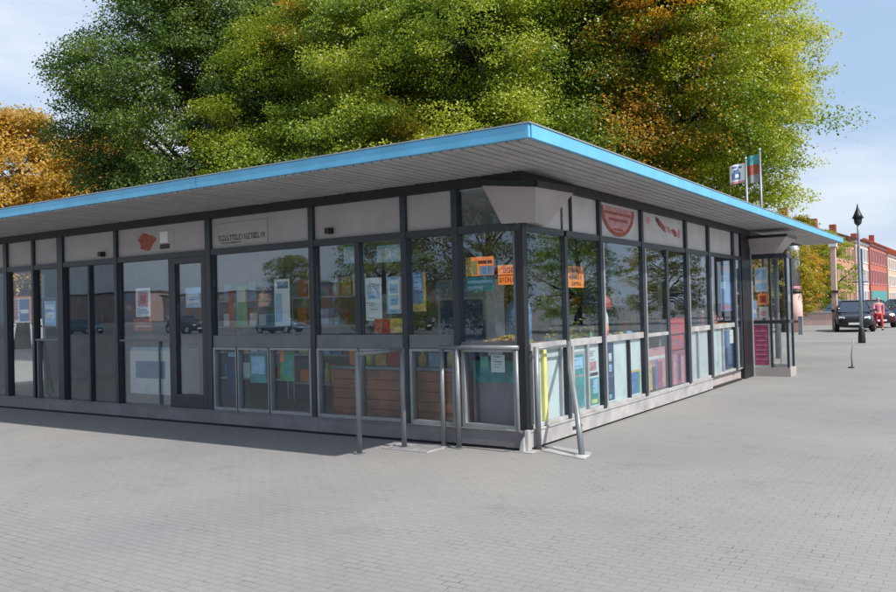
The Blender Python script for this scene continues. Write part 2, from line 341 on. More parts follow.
# beams
b = MB(); b.wbox('L', X0, -.0, 3.0, 3.112, -.14, .0); b.build('head_beam', MT['black'], pav)
b = MB(); b.wbox('R', .142, 10.2, 3.0, 3.112, -.14, .0); b.build('head_beam', MT['black'], pav)
def span(P, end0, end1):
    e = [(end0, 0)]+sorted(P)+[(end1, 0)]
    return [(e[i][0]+e[i][1]/2, e[i+1][0]-e[i+1][1]/2) for i in range(len(e)-1)]
LS = span(LP, X0-.1, -.137)[1:]; RS = span(RP, .0, 9.5)
RS[0] = (.0, RS[0][1])
for a0, a1 in LS:
    b = MB(); b.wbox('L', a0+.001, a1-.001, 2.475, 2.56, -.13, -.025); b.build('transom_bar', Ldark, pav)
for a0, a1 in RS:
    b = MB(); b.wbox('R', a0+.001, a1-.001, 2.455, 2.53, -.13, -.025); b.build('transom_bar', Ldark, pav)
# plinths
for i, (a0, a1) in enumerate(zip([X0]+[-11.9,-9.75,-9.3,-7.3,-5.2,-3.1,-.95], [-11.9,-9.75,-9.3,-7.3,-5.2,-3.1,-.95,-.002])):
    b = MB(); b.wbox('L', a0+.002, a1-.002, .035, .205, -.3, .0); b.wbox('L', a0, a1, .207, .222, -.3, .012, 0); b.build('plinth_panel', MT['plinth_shaded'], pav)
b = MB(); b.wbox('L', X0, -.01, .0, .034, -.3, -.03); b.wbox('R', .1, 9.3, 0, .034, -.3, -.03); b.build('plinth_recess', MT['dark'], pav)
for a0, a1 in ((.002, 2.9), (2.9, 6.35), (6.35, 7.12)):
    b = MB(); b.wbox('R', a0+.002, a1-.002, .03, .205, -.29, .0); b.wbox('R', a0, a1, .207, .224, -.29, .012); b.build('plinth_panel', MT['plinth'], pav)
for a0, a1 in ((7.122, 8.4), (8.4, 9.5)):
    b = MB(); b.wbox('R', a0+.002, a1-.002, .0, .222, -.29, -.10); b.build('plinth_panel', MT['hood'], pav)
b = MB(); b.wbox('R', 1.15, 1.42, .085, .125, .001, .006); b.build('plinth_vent', MT['dark'], pav)
# corner guard and ground plate
b = MB(); b.box(-.13, .10, -.10, .10, .0, .012); b.hexa([(-.05,-.06,.012),(.03,-.05,.012),(.04,.02,.012),(-.04,.02,.012),(-.02,-.035,.24),(.02,-.03,.24),(.025,.015,.24),(-.02,.015,.24)])
b.hexa([(-.07,-.09,.012),(-.01,-.09,.012),(-.0,-.055,.012),(-.06,-.055,.012),(-.055,-.075,.12),(-.02,-.07,.17),(-.012,-.05,.17),(-.05,-.055,.12)])
b.build('corner_guard', MT['plinth'], pav, bevel=.006)
b = MB(); b.hexa([(.12,.10,.0),(.75,-.18,.0),(.66,.22,.0),(.12,.42,.0),(.12,.10,.008),(.75,-.18,.008),(.66,.22,.008),(.12,.42,.008)]); b.build('ground_plate', MT['plinth'], pav)

def pane(side, a0, a1, z0, z1, m, d=-.085, name='pane', parent=None):
    if side == 'R' and d == -.085: d = -.05
    b = MB(); b.wbox(side, a0+.001, a1-.001, z0, z1, d-.004, d+.004); return b.build(name, m, parent or pav)
# transom infill
for i, (a0, a1) in enumerate(LS):
    if i == len(LS)-1: pane('L', a0, a1, 2.561, 2.999, MT['glassd'])
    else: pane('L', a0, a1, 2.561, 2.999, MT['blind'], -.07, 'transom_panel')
for i, (a0, a1) in enumerate(RS):
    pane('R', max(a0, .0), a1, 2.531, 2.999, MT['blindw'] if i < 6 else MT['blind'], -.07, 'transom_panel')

# upper and lower glazing, front
low = {}
def stile(side, u, wd, z0, z1, m, d0=-.12, d1=-.035, name='stile'):
    b = MB(); b.wbox(side, u-wd/2, u+wd/2, z0, z1, d0, d1); return b.build(name, m, pav, bevel=.003)
def rail(side, a0, a1, z0, z1, m, d0=-.115, d1=-.03, name='rail'):
    b = MB(); b.wbox(side, a0+.001, a1-.001, z0, z1, d0, d1); return b.build(name, m, pav, bevel=.003)
for i, (a0, a1) in enumerate(LS):
    if i < 2: pane('L', a0, a1, .223, 2.474, MT['glassd'])
    elif i == 2: pane('L', a0, a1, .223, 2.474, MT['glassl'])
    elif i == 3:
        pane('L', a0, a1, 1.26, 2.474, MT['glassd']); rail('L', a0, a1, 1.225, 1.26, MT["alud"]); pane('L', a0, a1, .223, 1.224, MT['glassd'])
        stile('L', a0+.06, .035, .223, 1.22, MT["alud"])
    elif i == 4:
        stile('L', -8.19, .05, .223, 2.474, Ldark); pane('L', a0, -8.216, .223, 2.474, MT['glassd']); pane('L', -8.164, a1, .223, 2.474, MT['glassd'])
    elif i == 5:
        stile('L', -6.06, .15, .223, 2.474, Ldark); stile('L', -5.34, .09, .223, 2.474, Ldark, -.12, -.03)
        pane('L', a0, -6.136, .223, 2.474, MT['glass']); pane('L', -5.984, -5.386, .42, 2.38, MT['glass'])
        rail('L', -5.984, -5.386, .223, .42, Ldark); rail('L', -5.984, -5.386, 2.38, 2.474, Ldark)
        rail('L', a0, -6.14, 1.215, 1.245, MT["alud"], -.08, -.045); stile('L', -6.42, .022, .24, 1.214, MT["alud"], -.08, -.05)
    else:
        rail('L', a0, a1, 1.13, 1.30 if i < 9 else 1.215, MT["alud"] if i >= 6 else Ldark, -.12, -.04, 'sill')
        zt = 1.301 if i < 9 else 1.216
        subs = {6: [-4.66, -4.02], 7: [-2.42], 8: [], 9: []}[i]
        up = {7: [-2.42]}.get(i, [])
        e = [a0]+subs+[a1]
        for k in range(len(e)-1):
            l0 = e[k]+(.03 if k else .045); l1 = e[k+1]-(.03 if k < len(e)-2 else .045)
            if i == 9: l0, l1 = a0+.045, a1-.045
            pane('L', l0, l1, .27, 1.097, MT['glassd'])
            b = MB(); b.wbox('L', l0-.04, l0, .225, 1.128, -.12, -.03); b.wbox('L', l1, l1+.04, .225, 1.128, -.12, -.03); b.wbox('L', l0, l1, .225, .269, -.12, -.03); b.wbox('L', l0, l1, 1.098, 1.128, -.12, -.024)
            b.build('window_frame', MT["alum"], pav)
        if up:
            stile('L', up[0], .08, zt, 2.474, Ldark); pane('L', a0, up[0]-.041, zt, 2.474, MT['glass']); pane('L', up[0]+.041, a1, zt, 2.474, MT['glass'])
        else: pane('L', a0, a1, zt, 2.474, MT['glass'])
# right side glazing
for i, (a0, a1) in enumerate(RS):
    a0 = max(a0, .137 if i == 0 else a0)
    b0 = a0+.046
    if i == 3:
        stile('R', 4.93, .11, .25, 2.454, Ldark); pane('R', b0, 4.874, .25, 2.454, MT['glass']); pane('R', 4.986, a1, .25, 2.454, MT['glass'])
        rail('R', b0, 4.874, 1.10, 1.15, MT['plinth']); rail('R', b0, a1, .226, .249, MT['plinth'])
    elif i == 6:
        stile('R', 9.44, .12, .226, 2.454, Ldark)
        pane('R', b0, 9.38, .25, 2.454, MT['glass']); rail('R', b0, 9.38, .226, .249, MT['plinth'])
    else:
        rail('R', b0, a1, 1.10, 1.185, MT['plinth'], -.115, -.03, 'sill'); pane('R', b0, a1, 1.186, 2.454, MT['glass'])
        rail('R', b0, a1, .226, .27, MT['plinth'])
def infill(a0, a1, m, z0=.271, z1=1.099, d=-.085):
    pane('R', a0, a1, z0, z1, MT['glassd'], -.050)
    return pane('R', a0, a1, z0, z1, m, -.080, 'infill_panel')
def rstile(u, wd, m, z0=.271, z1=1.099): return stile('R', u, wd, z0, z1, m, -.10, -.03)
b = RS[0]; infill(.19, 1.08, MT['panel']); rstile(.24, .05, Ralu); rstile(.53, .075, MT['yellow']); rstile(.98, .04, Ralu)
infill(1.25, 2.17, MT['panel']); rstile(1.30, .05, MT['plinth']); rstile(1.75, .05, Ralu)
infill(2.34, 3.72, MT['panel']); rstile(3.18, .06, MT['black'], .271, 1.09)
infill(6.04, 7.13, MT['blindw']); rstile(6.46, .05, Ralu); infill(7.36, 8.84, MT['panel']); rstile(8.05, .05, MT['plinth'])
infill(8.36 if False else 9.04, 9.37, MT['panel'], .26, 1.08, -.12)

# dark end pillar and the ticket booth
b = MB(); b.box(-.30, -.02, 9.52, 10.20, 0, 3.11); b.build('end_pillar', MT['black'], pav)
BY = 10.27
bm_ = MB()
for x0_, x1_ in ((-.10, -.04), (.335, .375), (.655, .70)): bm_.box(x0_, x1_, BY, BY+.06, .19, 2.56)
bm_.box(-.10, .70, BY-.004, BY+.064, 1.12, 1.19); bm_.box(-.10, .70, BY-.004, BY+.064, 2.50, 2.60)
bm_.box(.655, .70, BY+.50, BY+.56, .19, 2.56); bm_.box(.652, .703, BY+.065, BY+.50, 1.12, 1.19); bm_.box(.652, .703, BY+.065, BY+.56, 2.50, 2.60)
booth = bm_.build('ticket_booth', MT['frame'], pav)
bp_ = MB(); bp_.box(-.11, .72, BY-.012, BY+.58, 0, .188); bp_.build('booth_plinth', MT['hood'], booth)
for x0_, x1_, z0, z1, m in ((-.039, .334, 1.191, 2.499, MT['glassd']), (.376, .654, 1.191, 2.499, MT['glassl']), (.376, .654, .19, 1.119, MT['glassl'])):
    q = MB(); q.box(x0_, x1_, BY+.026, BY+.034, z0, z1); q.build('pane', m, booth)
q = MB(); q.box(.674, .682, BY+.066, BY+.50, 1.191, 2.499); q.build('pane', MT['glassl'], booth)
q = MB(); q.box(.674, .682, BY+.066, BY+.50, .19, 1.119); q.build('pane', MT['glassl'], booth)
q = MB(); q.box(-.039, .334, BY+.02, BY+.04, .19, 1.119); q.build('infill_panel', MT['panel'], booth)
q = MB(); q.box(.0, .29, BY+.008, BY+.014, .24, 1.09); q.build('door_panel', MT['mag'], booth)
q = MB()
for k in range(7): q.box(.03, .26, BY+.004, BY+.0075, .95-k*.1, .965-k*.1)
q.build('panel_line', MT['ppink'], booth)
q = MB(); q.box(.36, .66, BY+.10, BY+.14, .19, .26); q.box(.5, .53, BY+.10, BY+.14, .26, 1.1); q.build('inside_frame', MT['plinth'], booth)
# hoods over the corner and over the booth
def hood(A, F, B, A2, F2, B2, inner, name='corner_hood'):
    h = MB(); I = Vector(inner); I2 = Vector((inner[0], inner[1], A2[2]))
    h.poly([A, A2, F2, F]); h.poly([F, F2, B2, B]); h.poly([A2, I2, F2]); h.poly([F2, I2, B2]); h.poly([A, F, I]); h.poly([F, B, I]); h.poly([A, I, I2, A2]); h.poly([B, B2, I2, I])
    o = h.build(name, MT['hood'], pav)
    k = MB()
    def bar(P, Q):
        P, Q = Vector(P), Vector(Q); n = Vector((Q-P)).cross(Vector((0,0,1))).normalized()*.03
        if n.dot(Vector((1,-1,0))) < 0: n = -n
        pts = [P-n, P+n, Q+n, Q-n]; k.hexa([p+Vector((0,0,.002)) for p in pts]+[p+Vector((0,0,.07)) for p in pts])
    bar(A, F); bar(F, B); k.build('hood_rim', MT['black'], o); return o
hood((-.50,-.012,3.0), (.20,-.05,2.91), (.012,1.33,3.0), (-.26,-.012,2.545), (.17,-.02,2.53), (.012,.55,2.535), (-.02,.02,3.0))
h = MB(); h.hexa([(-.08,BY+.0,2.60),(.47,BY-.0,2.60),(.47,BY+.6,2.60),(-.08,BY+.6,2.60),(-.08,BY-.16,2.93),(.74,BY-.16,2.93),(.74,BY+.8,2.93),(-.08,BY+.8,2.93)])
bh = h.build('booth_hood', MT['hood'], pav); h = MB(); h.box(-.10, .77, BY-.19, BY+.83, 2.932, 2.99); h.build('hood_rim', MT['black'], bh)
# wall cameras on the transoms
for u, z in ((-7.78, 2.60), (-2.86, 2.62)):
    q = MB(); q.wbox('L', u-.04, u+.04, z, z+.075, -.06, .03); q.wbox('L', u-.10, u-.04, z+.03, z+.045, -.06, -.04); q.build('wall_camera', MT['black'], pav)

# ------------------------------------------------------------------ notices, posters, signs on the glass
rg = random.Random(11)
def glyphs(b, side, a0, a1, z0, z1, d0, d1, n, m=0):
    w_ = (a1-a0)/n; s = w_*.16; pats = ['H', 'I', 'N', 'T', 'E', 'O', 'L']
    for k in range(n):
        u = a0+k*w_+w_*.1; v = u+w_*.72; zc = (z0+z1)/2; p = rg.choice(pats); t = (z1-z0)*.16
        if p in 'HNOEL': b.wbox(side, u, u+s, z0, z1, d0, d1, m)
        if p in 'HNO': b.wbox(side, v-s, v, z0, z1, d0, d1, m)
        if p == 'I' or p == 'T': b.wbox(side, (u+v-s)/2, (u+v+s)/2, z0, z1 - (t if p == 'T' else 0), d0, d1, m)
        if p in 'HN': b.wbox(side, u+s, v-s, zc-t/2, zc+t/2, d0, d1, m)
        if p in 'EOT': b.wbox(side, (u+s) if p != 'T' else u, (v-s) if p == 'O' else v, z1-t, z1, d0, d1, m)
        if p in 'EOL': b.wbox(side, u+s, (v-s) if p == 'O' else v, z0, z0+t, d0, d1, m)
def sign(name, label, cat, side, a0, a1, z0, z1, base, marks=(), d=-.079, group=None, gl=()):
    """flat sheet 3 mm thick; marks: (fraction box, material); inner coordinates run 0..1 along a and z"""
    if side == 'R' and d < -.07: d = -.0735 if name == 'picture' else -.0585-(.02 if d < -.09 else 0)
    if side == 'L' and -.085 < d < -.07: d = -.101
    t = thing(name, label, cat, ((a0+a1)/2, -d, z0) if side == 'L' else (d, (a0+a1)/2, z0), group)
    if name in ('poster', 'notice', 'picture', 'price_list', 'magazine_poster'):
        b = MB(); r_ = random.Random(int(abs(a0)*1000)); H_ = z1-z0; k = int(H_/.026)
        for j in range(1, k):
            if r_.random() < .62:
                p0 = r_.uniform(.06, .3); p1 = min(.94, p0+r_.uniform(.2, .6)); zz = z0+H_*j/k
                b.wbox(side, a0+(a1-a0)*p0, a0+(a1-a0)*p1, zz, zz+r_.uniform(.005, .012), d+.0065, d+.0071)
        b.build('fine_print', MT['fine'], t)
    b = MB(); b.wbox(side, a0, a1, z0, z1, d, d+.003); b.build('sheet', base, t)
    by = {}
    for (p0, p1, q0, q1, m) in marks: by.setdefault(m, []).append((p0, p1, q0, q1))
    for li, (m, L_) in enumerate(by.items()):
        b = MB()
        for p0, p1, q0, q1 in L_: b.wbox(side, a0+(a1-a0)*p0, a0+(a1-a0)*p1, z0+(z1-z0)*q0, z0+(z1-z0)*q1, d+.0032, d+.0042+li*.0009)
        b.build('printed_mark', m, t)
    if gl:
        b = MB()
        for (p0, p1, q0, q1, n) in gl: glyphs(b, side, a0+(a1-a0)*p0, a0+(a1-a0)*p1, z0+(z1-z0)*q0, z0+(z1-z0)*q1, d+.0085, d+.0095, n)
        b.build('lettering', MT['ink'], t)
    return t
K = MT
sign('poster', 'blue and white poster with orange edge behind the far left bright pane', 'poster', 'L', -10.56, -9.98, 1.55, 2.02, K['paper'], [(.3,.85,.05,.9,K['pblue']),(.0,.2,.1,.9,K['ppink']),(.88,1,0,1,K['orangep']),(.0,.86,.93,1,K['orangep']),(.35,.8,.35,.5,K['paper'])], -.099)
sign('notice', 'white notice in a dark frame on the narrow pane beside the thick left post', 'notice', 'L', -9.64, -9.20, 1.45, 1.98, K['frame'], [(.12,.9,.06,.88,K['plblue']),(.2,.8,.6,.75,K['paper']),(.2,.8,.3,.5,K['paper'])], -.078)
sign('poster', 'white poster with red print on the left door pane', 'poster', 'L', -7.02, -6.66, 1.60, 2.05, K['paper'], [(.15,.85,.35,.85,K['ppink']),(.3,.7,.45,.75,K['pred']),(.1,.9,.1,.22,K['plblue'])], -.078)
sign('poster', 'red brown sheet below the red printed poster on the left door pane', 'poster', 'L', -7.08, -6.62, 1.38, 1.57, K['rust'], [(.1,.9,.3,.45,K['ppink'])], -.078)
sign('notice', 'pale blue notice on the narrow glazed door leaf', 'notice', 'L', -5.82, -5.48, 1.72, 2.02, K['plblue'], [(.1,.9,.55,.7,K['paper']),(.1,.9,.2,.35,K['paper'])], -.078)
t = sign('transom_graphic', 'rust red round graphic with black mark on the transom above the double door', 'sign', 'L', -6.98, -6.02, 2.60, 2.93, K['blind'], [(.66,.85,.38,.9,K['white']),(.66,.9,.1,.32,K['ink'])], -.064)
q = MB(); rr = random.Random(9)
pts_ = [(-6.68+.20*(1+.18*math.sin(3*th+1)+.1*math.sin(5*th))*math.cos(th), 2.765+.135*(1+.12*math.sin(4*th))*math.sin(th)) for th in np.linspace(0, 2*math.pi, 28, endpoint=False)]
q.poly([(x_, .060, z_) for x_, z_ in pts_][::-1] if False else [(x_, .060, z_) for x_, z_ in pts_]); q.poly([(x_, .0612, z_) for x_, z_ in pts_][::-1])
for k in range(28): k2 = (k+1) % 28; q.poly([(pts_[k][0],.060,pts_[k][1]),(pts_[k][0],.0612,pts_[k][1]),(pts_[k2][0],.0612,pts_[k2][1]),(pts_[k2][0],.060,pts_[k2][1])])
q.build('red_emblem', MT['rust'], t)
sign('transom_sign', 'beige framed transom sign with a row of dark lettering', 'sign', 'L', -5.08, -4.02, 2.60, 2.92, K['blind'], [(.985,1,0,1,K['inwall']),(0,1,.985,1,K['inwall'])], -.064, gl=((.05,.95,.20,.44,20),(.1,.5,.06,.13,12)))
sign('poster', 'white poster with grey print beside the dark stile of the middle bay', 'poster', 'L', -2.34, -2.08, 1.48, 2.02, K['paper'], [(.1,.9,.5,.85,K['plblue']),(.15,.85,.15,.4,K['panel'])], -.078)
sign('poster', 'pale blue poster with pink edge left of the dark post', 'poster', 'L', -2.00, -1.76, 1.56, 2.02, K['plblue'], [(.12,.85,.12,.9,K['paper']),(.2,.75,.55,.8,K['plblue']),(.2,.75,.25,.45,K['plblue']),(.88,1,0,1,K['ppink'])], -.074)
sign('poster', 'blue poster with yellow border right of the dark post', 'poster', 'L', -1.60, -1.40, 1.58, 2.06, K['ochre'], [(.0,.78,.2,1,K['pblue']),(.1,.7,.55,.85,K['plblue'])], -.078)
sign('box_label', 'orange red label low in the middle bay beneath the posters', 'sign', 'L', -2.20, -1.76, 1.32, 1.50, K['ochre'], [(.0,.55,.02,.98,K['pred']),(.1,.45,.2,.4,K['rust']),(.1,.45,.6,.75,K['rust'])], -.078)
sign('menu_board', 'lit orange and white menu board with blue corner in the corner pane', 'menu board', 'L', -.85, -.47, 1.98, 2.20, K['orange'], [(.0,.2,0,1,K['ochre']),(.22,.42,.05,.8,K['yellow']),(.5,.98,.02,.5,K['plblue']),(.45,.95,.62,.8,K['rust']),(.76,.79,.02,1,K['paper'])], -.15)
sign('menu_board', 'lit plain orange board with two lines of dark lettering in the corner pane', 'menu board', 'L', -.405, -.165, 1.86, 2.09, K['orange'], [(0,1,.45,.5,K['rust']),(0,.02,0,1,K['yellow']),(0,1,.97,1,K['yellow'])], -.13, gl=((.3,.95,.6,.85,3),(.1,.95,.14,.36,6)))
sign('menu_board', 'blue board hanging under the orange and white menu board', 'menu board', 'L', -.85, -.47, 1.80, 1.97, K['teal'], [(.05,.95,.55,.75,K['plblue']),(.05,.6,.15,.35,K['plblue'])], -.15)
sign('notice', 'orange paper notice with dark lettering on the right hand glass near the corner', 'notice', 'R', 1.22, 1.72, 1.83, 2.10, K['orangep'], [(.0,.04,0,1,K['rust'])], -.079, gl=((.12,.9,.4,.58,5),(.3,.7,.72,.86,3),(.25,.85,.12,.26,5)))
t = thing('transom_graphic', 'round red and white graphic on the right hand transom', 'sign', (-.06, 3.0, 2.55))
q = MB(); cy, cz = 2.95, 2.96
q2 = [(-.062, cy+.62*math.cos(th), cz+.40*math.sin(th)) for th in np.linspace(math.pi, 2*math.pi, 24)]
q.poly(q2); q.poly([(-.0585, y, z) for _, y, z in q2][::-1])
for k in range(23): q.poly([q2[k], q2[k+1], (-.0585, *q2[k+1][1:]), (-.0585, *q2[k][1:])])
q.build('disc', MT['ppink'], t)
q = MB()
for k in range(23):
    t0, t1 = math.pi+k*math.pi/23, math.pi+(k+1)*math.pi/23
    q.hexa([(-.058, cy+r_*.62*math.cos(th), cz+r_*.40*math.sin(th)) for r_, th in ((.86,t0),(1,t0),(1,t1),(.86,t1))]+[(-.0565, cy+r_*.62*math.cos(th), cz+r_*.40*math.sin(th)) for r_, th in ((.86,t0),(1,t0),(1,t1),(.86,t1))])
for yy, zz, w_, h_ in ((2.44,2.86,.98,.035),(2.62,2.77,.7,.04),(2.78,2.64,.34,.03)): q.box(-.058, -.0565, yy, yy+w_, zz, zz+h_)
q.build('printed_mark', MT['rust'], t)
t = sign('transom_banner', 'white transom banner with dark red swags at its top on the right side', 'banner', 'R', 4.02, 5.74, 2.57, 2.97, K['blindw'], [], -.064)
rr = random.Random(21)
def blob(cy, cz, ry, rz_, tilt, m, d):
    q = MB(); n_ = 18; P_ = []
    for k in range(n_):
        th = 2*math.pi*k/n_; r_ = 1+rr.uniform(-.22, .22); y_, z_ = ry*r_*math.cos(th), rz_*r_*math.sin(th)
        P_.append((cy+y_*math.cos(tilt)-z_*math.sin(tilt), cz+y_*math.sin(tilt)+z_*math.cos(tilt)))
    q.poly([(d, a, b) for a, b in P_]); q.poly([(d-.001, a, b) for a, b in P_][::-1])
    for k in range(n_): a, b = P_[k], P_[(k+1) % n_]; q.poly([(d-.001, *a), (d-.001, *b), (d, *b), (d, *a)])
    return q.build('printed_swag', m, t)
for k, (cy, cz, ry, rz_, tl, m) in enumerate([(4.16,2.88,.10,.055,.2,'ppink'),(4.66,2.88,.20,.05,-.35,'ink'),(4.80,2.83,.17,.05,-.35,'rust'),(5.10,2.80,.14,.045,-.3,'ppink'),(5.38,2.77,.13,.05,-.3,'rust'),(5.62,2.76,.08,.08,-.2,'ppink')]): blob(cy, cz, ry, rz_, tl, K[m], -.0588+.0006*k)
# pictures on the lower right panels
sign('picture', 'dark teal picture with rounded pale frame on the second lower right panel', 'picture', 'R', 1.36, 1.70, .30, 1.02, K['plinth'], [(.1,.92,.03,.55,K['teal']),(.1,.92,.6,.95,K['teal']),(.15,.85,.7,.9,K['plblue'])], -.079)
sign('picture', 'small pink and grey picture with a dark lower edge right of the teal picture', 'picture', 'R', 1.80, 2.14, .68, 1.02, K['panel'], [(.05,.95,.0,.12,K['ink']),(.1,.8,.2,.55,K['ppink'])], -.079)
sign('picture', 'green and yellow picture under the small pink picture', 'picture', 'R', 1.80, 2.14, .30, .65, K['teal'], [(.1,.5,.2,.6,K['green']),(.45,.9,.4,.95,K['plblue']),(.3,.8,.05,.2,K['yellow'])], -.079)
sign('picture', 'tall dark grey strip with white symbols on the third lower right panel', 'picture', 'R', 2.40, 2.68, .30, 1.08, K['navy'], [(.35,.7,.68,.82,K['panel']),(.35,.7,.5,.62,K['plblue']),(.3,.6,.03,.1,K['plblue'])], -.079)
sign('picture', 'blue box picture with a yellow edge low on the third right panel', 'picture', 'R', 3.32, 3.66, .30, .64, K['pblue'], [(.78,1,0,1,K['green']),(.0,1,.92,1,K['ochre'])], -.079)
sign('magazine_poster', 'poster of pink and purple magazine spines behind the door glass', 'poster', 'R', 4.02, 4.80, .28, .92, K['ppink'], [(.05,.2,.0,.6,K['ochre']),(.22,.4,.0,.55,K['navy']),(.4,.55,.05,.7,K['pblue']),(.5,.8,0,.66,K['mag']),(.02,.98,.72,.8,K['panel'])], -.098)
sign('notice', 'bright red notice on the glass right of the door stile', 'notice', 'R', 5.06, 5.76, 1.10, 1.36, K['pred'], [(.1,.9,.1,.14,K['mag'])], -.079)
sign('notice', 'darker red notice just below the bright red one', 'notice', 'R', 5.08, 5.70, .84, 1.07, K['pred'], [(.1,.4,.2,.7,K['mag']),(.5,.9,.15,.6,K['mag'])], -.079)
sign('poster', 'purple and magenta poster at the foot of the glass under the red notices', 'poster', 'R', 5.06, 5.74, .27, .82, K['mag'], [(.1,.35,.0,.9,K['ppink']),(.5,.62,.1,.9,K['navy']),(.7,.9,.0,.8,K['ppink'])], -.079)
sign('poster', 'tall blue poster with rust top on the last pane before the dark pillar', 'poster', 'R', 8.10, 8.86, 1.42, 2.30, K['pblue'], [(.0,1,.88,1,K['rust']),(.05,.4,.5,.8,K['plblue']),(.1,.9,.03,.14,K['mag'])], -.099)
sign('poster', 'dark blue picture with a figure shape under the orange tray', 'poster', 'R', 8.16, 8.82, .30, 1.04, K['navy'], [(.05,.55,.55,.98,K['pblue']),(.6,1,.65,1,K['panel'])], -.079)
def bsign(name, label, x0, x1, z0, z1, base, marks, cat='poster'):
    t = thing(name, label, cat, ((x0+x1)/2, BY+.02, z0)); q = MB(); q.box(x0, x1, BY+.020, BY+.023, z0, z1); q.build('sheet', base, t)
    for k, (p0, p1, q0, q1, m) in enumerate(marks):
        q = MB(); q.box(x0+(x1-x0)*p0, x0+(x1-x0)*p1, BY+.0185-.001*k, BY+.0195-.0005*k, z0+(z1-z0)*q0, z0+(z1-z0)*q1); q.build('printed_mark', m, t)
bsign('poster', 'large pale poster at the top of the ticket booth window', .05, .31, 1.80, 2.32, K['panel'], [(.1,.9,.5,.9,K['plblue']),(.1,.9,.1,.35,K['plblue'])])
bsign('poster', 'orange picture in the middle of the ticket booth window', .10, .31, 1.52, 1.76, K['orangep'], [(.2,.8,.2,.8,K['rust'])])
bsign('poster', 'beige picture under the orange one in the booth window', .12, .31, 1.24, 1.48, K['blindw'], [(.2,.7,.2,.6,K['ppink'])])
bsign('poster', 'narrow pale blue strip at the left of the booth window', -.02, .07, 1.22, 1.62, K['plblue'], [(.2,.8,.3,.5,K['paper'])])

sign('display_board', 'teal blue display board low behind the second small pane of the wide bay', 'display board', 'L', -4.58, -4.25, .62, 1.04, K['teal'], [(.1,.9,.3,.9,K['plblue'])], -.2)
sign('display_board', 'tall green display sheet low behind the third small pane of the wide bay', 'display board', 'L', -3.98, -3.72, .66, 1.10, K['green'], [(.0,.3,.6,1,K['orangep']),(.4,.9,.2,.8,K['teal'])], -.2)
sign('display_board', 'grey blue board with orange sheet behind the first small pane of the wide bay', 'display board', 'L', -5.08, -4.74, .40, 1.08, K['navy'], [(.5,.9,.5,.85,K['rust']),(.1,.6,.86,.96,K['plblue'])], -.22)
sign('price_list', 'pale blank price list low behind the lower corner pane', 'notice', 'L', -.52, -.34, .86, 1.06, K['panel'], [], -.12)
sign('price_list', 'small teal price list beside the pale one in the lower corner pane', 'notice', 'L', -.66, -.56, .88, 1.04, K['teal'], [(.1,.9,.2,.8,K['green'])], -.12)
sign('display_board', 'green hanging board at the left of the wide upper pane', 'display board', 'L', -4.95, -4.72, 1.42, 2.02, K['green'], [(.1,.9,.6,.9,K['panel'])], -.3)
sign('display_board', 'pale blue white hanging board in the middle of the wide upper pane', 'display board', 'L', -4.16, -3.86, 1.42, 2.08, K['white'], [(.05,.5,.1,.7,K['plblue']),(.2,.9,.8,.95,K['pblue'])], -.3)
sign('display_board', 'narrow red board next to the green one in the wide upper pane', 'display board', 'L', -5.10, -4.98, 1.36, 1.95, K['rust'], [], -.3)
sign('display_board', 'bright pale blue board high in the left pane beside the dark stile', 'display board', 'L', -2.86, -2.52, 2.24, 2.46, K['plblue'], [(.1,.9,.2,.8,K['panel'])], -.3)
sign('display_board', 'pale board high in the pane above the white and blue posters', 'display board', 'L', -2.30, -1.78, 2.22, 2.44, K['plblue'], [(.05,.45,.15,.8,K['panel']),(.55,.95,.15,.8,K['panel'])], -.3)
# ------------------------------------------------------------------ goods and furniture inside the kiosk
def shelf(name, label, x0, x1, y0, y1, zs, m, cat='shelf', group=None):
    t = thing(name, label, cat, ((x0+x1)/2, (y0+y1)/2, .2), group)
    q = MB(); q.box(x0, x0+.03, y0, y1, .2, zs[-1]); q.build('side_panel', m, t)
    q = MB(); q.box(x1-.03, x1, y0, y1, .2, zs[-1]); q.build('side_panel', m, t)
    for z in zs: q = MB(); q.box(x0+.031, x1-.031, y0, y1, z-.03, z); q.build('shelf_board', m, t)
    return t
goods_rng = random.Random(3)
GM = ['pred','pblue','teal','green','yellow','ochre','paper','ppink','orangep','plblue','rust','white']
def goods(x0, x1, y, z, where, n, hmin=.1, hmax=.26, axis='x', mats=GM):
    u = x0
    names = {'pred':'red','pblue':'blue','teal':'teal','green':'green','yellow':'yellow','ochre':'ochre','paper':'white','ppink':'pink','orangep':'orange','plblue':'pale blue','rust':'rust brown','white':'white'}
    for k in range(n):
        w_ = (x1-x0)/n; h_ = goods_rng.uniform(hmin, hmax); mm = goods_rng.choice(mats); q = MB(); dd = goods_rng.uniform(.07, .13)
        a0, a1 = u+w_*.08, u+w_*.92
        kind = goods_rng.random()
        if axis == 'x': c = ((a0+a1)/2, y, z)
        else: c = (y, (a0+a1)/2, z)
        if kind < .35:
            r_ = min(.05, (a1-a0)/2); q.lathe([(r_,0),(r_,h_*.62),(r_*.45,h_*.78),(r_*.38,h_)], c, 10); nm = 'bottle'
        else:
            hw = (a1-a0)/2
            if axis == 'x': q.box(c[0]-hw, c[0]+hw, y-dd/2, y+dd/2, z, z+h_)
            else: q.box(y-dd/2, y+dd/2, c[1]-hw, c[1]+hw, z, z+h_)
            nm = 'carton'
        o = q.build(nm, MT[mm], smooth=(nm == 'bottle')); origin_to(o, c)
        tag(o, f'{names[mm]} {nm} {where}', nm, 'goods '+where); u += w_
shelf('display_shelf', 'pale display shelf with goods seen through the wide left bay', -5.0, -3.3, 1.5, 1.9, [.5,.95,1.4,1.85], MT['alu'])
